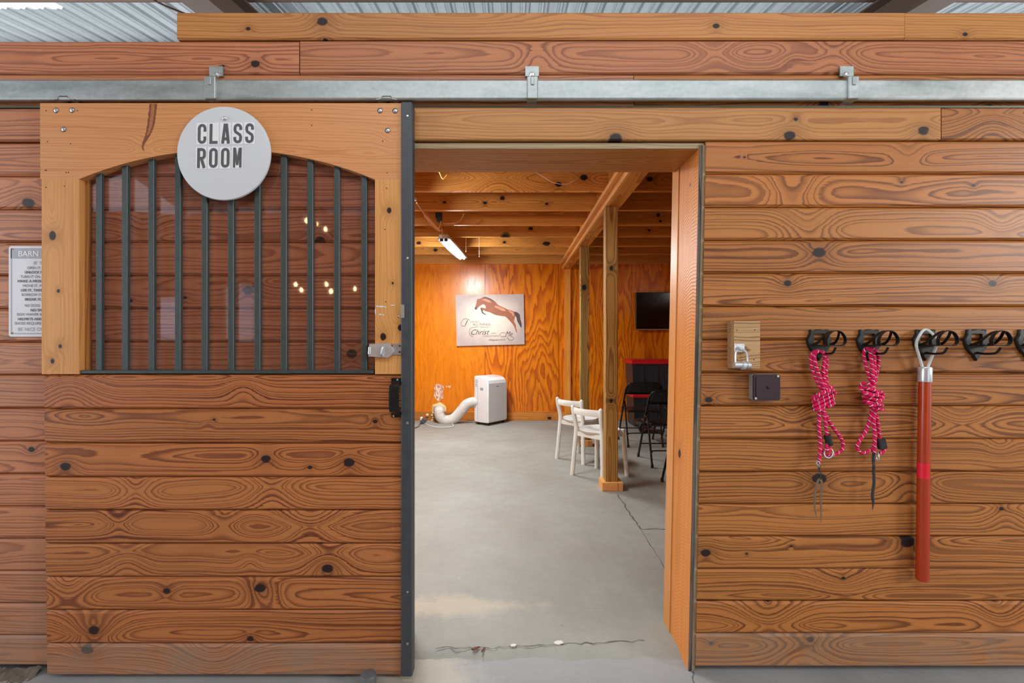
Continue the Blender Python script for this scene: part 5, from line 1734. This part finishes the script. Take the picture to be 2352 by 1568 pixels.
# wheeled floor machine under the chairs
fm = tag(empty('wheeled_dolly', G(1475, 985)), 'small black wheeled machine on the floor under the back folding chair', 'machine')
c_ = G(1468, 990)
build('machine_body', M().lathe([(0.06, 0.06), (0.13, 0.08), (0.15, 0.12), (0.14, 0.16), (0.08, 0.19), (0.01, 0.2)], (c_.x + 0.05, c_.y - 0.02, 0), (0, 0, 1), 20), MT['black_plastic'], fm, smooth=True)
w_ = build('wheel', M().lathe([(0.03, -0.02), (0.075, -0.02), (0.08, -0.01), (0.08, 0.01), (0.075, 0.02), (0.03, 0.02)], (c_.x + 0.02, c_.y - 0.16, 0.08), (0.3, -1, 0), 22), MT['rubber'], fm, smooth=True)
build('wheel_hub', M().lathe([(0.04, 0.018), (0.035, 0.026), (0.001, 0.028)], (c_.x + 0.02, c_.y - 0.16, 0.08), (0.3, -1, 0), 18), MT['tan'], w_)


# folding chairs
def folding_chair(label, x0, yr):
    """seen from behind: x0 = left side, yr = rear feet; faces +y"""
    Wd = 0.46
    e = tag(empty('folding_chair', (x0 + Wd / 2, yr + 0.24, 0)), label, 'chair', 'black steel folding chairs')
    l, r = -Wd / 2, Wd / 2
    yo = -0.24
    rt = 0.0115
    # long frame: front feet -> back top -> front feet
    fy = lambda z: yo + 0.5 - 0.46 * (z / 0.8)
    pts_ = []
    for sx in (l, r):
        col_ = [(sx, fy(z), z) for z in (0.02, 0.2, 0.45, 0.62, 0.68)] + [(sx * 0.96, fy(0.735), 0.735), (sx * 0.84, fy(0.775), 0.775), (sx * 0.6, fy(0.792), 0.792)]
        pts_ += col_ if sx == l else col_[::-1]
    build('back_frame', M().tube(pts_, rt, 10, sub=3), MT['black'], e, smooth=True, local=True)
    for sx in (l, r):
        s2 = sx * 0.93
        build('rear_leg', M().tube([(s2, yo + 0.02, 0.02), (s2, yo + 0.10, 0.25), (s2, yo + 0.2, 0.55)], rt * 0.95, 10, sub=2), MT['black'], e, smooth=True, local=True)
        for (yy, xx) in ((fy(0.02), sx), (yo + 0.02, s2)):
            build('foot_cap', M().cyl((xx, yy, 0.0), (xx, yy, 0.035), 0.0145, n=12), MT['rubber'], e, local=True)
        build('hinge_bracket', M().box(min(sx, s2) - 0.006, max(sx, s2) + 0.006, yo + 0.15, yo + 0.25, 0.5, 0.515), MT['black'], e, local=True)
    # backrest sheet
    mm = M()
    prof_ = []
    rows_ = [(0.645, 0.97), (0.68, 0.985), (0.735, 0.93), (0.772, 0.83), (0.79, 0.6)]
    nx_ = 10
    for z, k in rows_:
        for i in range(nx_ + 1):
            f = i / nx_ * 2 - 1
            bow = 0.03 * (1 - f * f)
            mm.v.append((f * Wd / 2 * k, fy(z) - bow * 0.5 - 0.004, z))
    nr = len(rows_)
    for rI in range(nr - 1):
        for i in range(nx_):
            a = rI * (nx_ + 1) + i
            mm.f.append((a, a + 1, a + nx_ + 2, a + nx_ + 1))
            mm.mi.append(0)
    o = build('backrest', mm, MT['black'], e, smooth=True, local=True)
    sm = o.modifiers.new('thick', 'SOLIDIFY')
    sm.thickness = 0.006
    # seat pan
    mm = M().box(l + 0.03, r - 0.03, yo + 0.12, yo + 0.5, 0.415, 0.44, 0.008)
    build('seat', mm, MT['black'], e, local=True)
    build('stretcher', M().tube([(l * 0.93, yo + 0.05, 0.13), (l * 0.88, yo + 0.065, 0.155), (l * 0.75, yo + 0.07, 0.165), (r * 0.75, yo + 0.07, 0.165), (r * 0.88, yo + 0.065, 0.155), (r * 0.93, yo + 0.05, 0.13)], 0.007, 8, sub=3), MT['black'], e, smooth=True, local=True)
    build('stretcher', M().tube([(l, fy(0.17), 0.17), (r, fy(0.17), 0.17)], 0.007, 8, sub=1), MT['black'], e, smooth=True, local=True)
    return e


folding_chair('black folding chair nearest the doorway, mostly hidden by the jamb', 1.40, 1.98)
folding_chair('black folding chair in the middle of the file, its right half behind the jamb', 1.435, 2.93)
folding_chair('black folding chair at the back of the file, seen whole before the bins', 1.42, 3.87)
folding_chair('black folding chair of the next file, only thin legs showing by the jamb', 2.0, 3.87)


# white chairs
def stool_chair(label, cx_, cy_, ang_):
    """faces +y locally; back posts at -y"""
    e = tag(empty('stool_chair', (cx_, cy_, 0), ang_), label, 'chair', 'white round-seated chairs')
    h = 0.187
    for sx, sy in ((-1, -1), (1, -1), (-1, 1), (1, 1)):
        top = (sx * 0.152, sy * 0.152)
        if sy < 0:
            pts_ = [(sx * h, -h, 0.0), (sx * 0.178, -0.178, 0.14), (sx * 0.164, -0.166, 0.34), (sx * 0.158, -0.160, 0.46), (sx * 0.160, -0.172, 0.53), (sx * 0.168, -0.19, 0.61), (sx * 0.172, -0.198, 0.69)]
            build('leg', M().tube(pts_, 0.0215, 14, sub=4, rfun=lambda t: 0.0215 if t < 0.94 else 0.0215 * math.sqrt(max(0.06, 1 - ((t - 0.94) / 0.06) ** 2))), MT['chair_white'], e, smooth=True, local=True)
        else:
            build('leg', M().tube([(sx * h, h, 0.0), (sx * 0.174, 0.174, 0.2), (sx * 0.156, 0.156, 0.455)], 0.0205, 14, sub=3), MT['chair_white'], e, smooth=True, local=True)
    pr_ = [(0.0001, 0.45), (0.11, 0.449), (0.16, 0.4545), (0.185, 0.464), (0.195, 0.462), (0.199, 0.452), (0.19, 0.437), (0.16, 0.428), (0.0001, 0.428)]
    build('seat', M().lathe(pr_, (0, 0, 0), (0, 0, 1), 40), MT['chair_white'], e, smooth=True, local=True)
    for a, b in (((-1, -1), (-1, 1)), ((1, -1), (1, 1)), ((-1, -1), (1, -1)), ((-1, 1), (1, 1))):
        p, q = Vector((a[0] * 0.155, a[1] * 0.155, 0.41)), Vector((b[0] * 0.155, b[1] * 0.155, 0.41))
        build('apron', M().tube([p, q], 1, 4, flat=(0.03, 0.012, (0, 0, 1)), sub=1), MT['chair_white'], e, local=True)
    pts_ = []
    for k in range(9):
        f = k / 8 * 2 - 1
        pts_.append((f * 0.17, -0.19 - 0.045 * (1 - f * f), 0.638))
    build('backrest', M().tube(pts_, 1, 8, flat=(0.034, 0.012, (0, 0, 1)), sub=2), MT['chair_white'], e, smooth=True, local=True)
    return e


stool_chair('white round-seated chair nearest the post, standing in front of its twin', 0.855, 2.678, math.radians(41 - 90))
stool_chair('white round-seated chair farther from the door, behind its twin', 0.768, 3.345, math.radians(43 - 90))

# bits on the threshold
for nm, lb_, pts_, mt in (('dry_leaf', 'brown dry leaf at the threshold crack, the longer one', [(1083, 1489), (1092, 1485), (1103, 1484), (1096, 1488), (1086, 1491)], 'leaf'),
                          ('dry_leaf', 'brown dry leaf, slanting scrap left of the white chips', [(1105, 1494), (1111, 1487), (1115, 1486), (1110, 1492), (1106, 1497)], 'leaf'),
                          ('paint_chip', 'white paint chip in the middle of the threshold', [(1272, 1474), (1280, 1471), (1290, 1471), (1294, 1476), (1284, 1479), (1274, 1478)], 'chip'),
                          ('paint_chip', 'small white paint chip left of the larger one on the threshold', [(1172, 1480), (1179, 1478), (1186, 1479), (1184, 1483), (1174, 1484)], 'chip')):
    zz = 0.003
    q = [G(a, b, zz) for a, b in pts_]
    m = M().prism([(v.x, v.y) for v in q], lambda a, b, t: (a, b, t), -0.0005, 0.004)
    tag(build(nm, m, MT[mt]), lb_, 'leaf' if nm == 'dry_leaf' else 'paint chip')

m = M()
n_, nr_ = 150, 6
for k in range(n_ + 1):
    x = X(-60) + (X(109) - X(-60)) * k / n_
    for r in range(nr_):
        f = r / (nr_ - 1)
        h = 0.02 * (1 - f) + 0.016 * (1 - f * f) * mnoise.noise((x * 22, f * 2.2, 0.3)) + 0.007 * mnoise.noise((x * 70, f * 6, 1.7))
        m.v.append((x, -0.021 - 0.06 * f - 0.012 * f * mnoise.noise((x * 30, 5.0, 0)), AZ + max(-0.002, h)))
for k in range(n_):
    for r in range(nr_ - 1):
        a = nr_ * k + r
        m.f.append((a, a + 1, a + nr_ + 1, a + nr_))
        m.mi.append(0)
tag(build('loose_dirt', m, plain('crumbled_dirt', lin(104, 94, 82), 0.95, 0.0, 0.45, 70, bump=0.8), None, smooth=True, sharp=1.5), 'crumbled grey dirt along the foot of the wall left of the door', 'dirt', None, 'stuff')
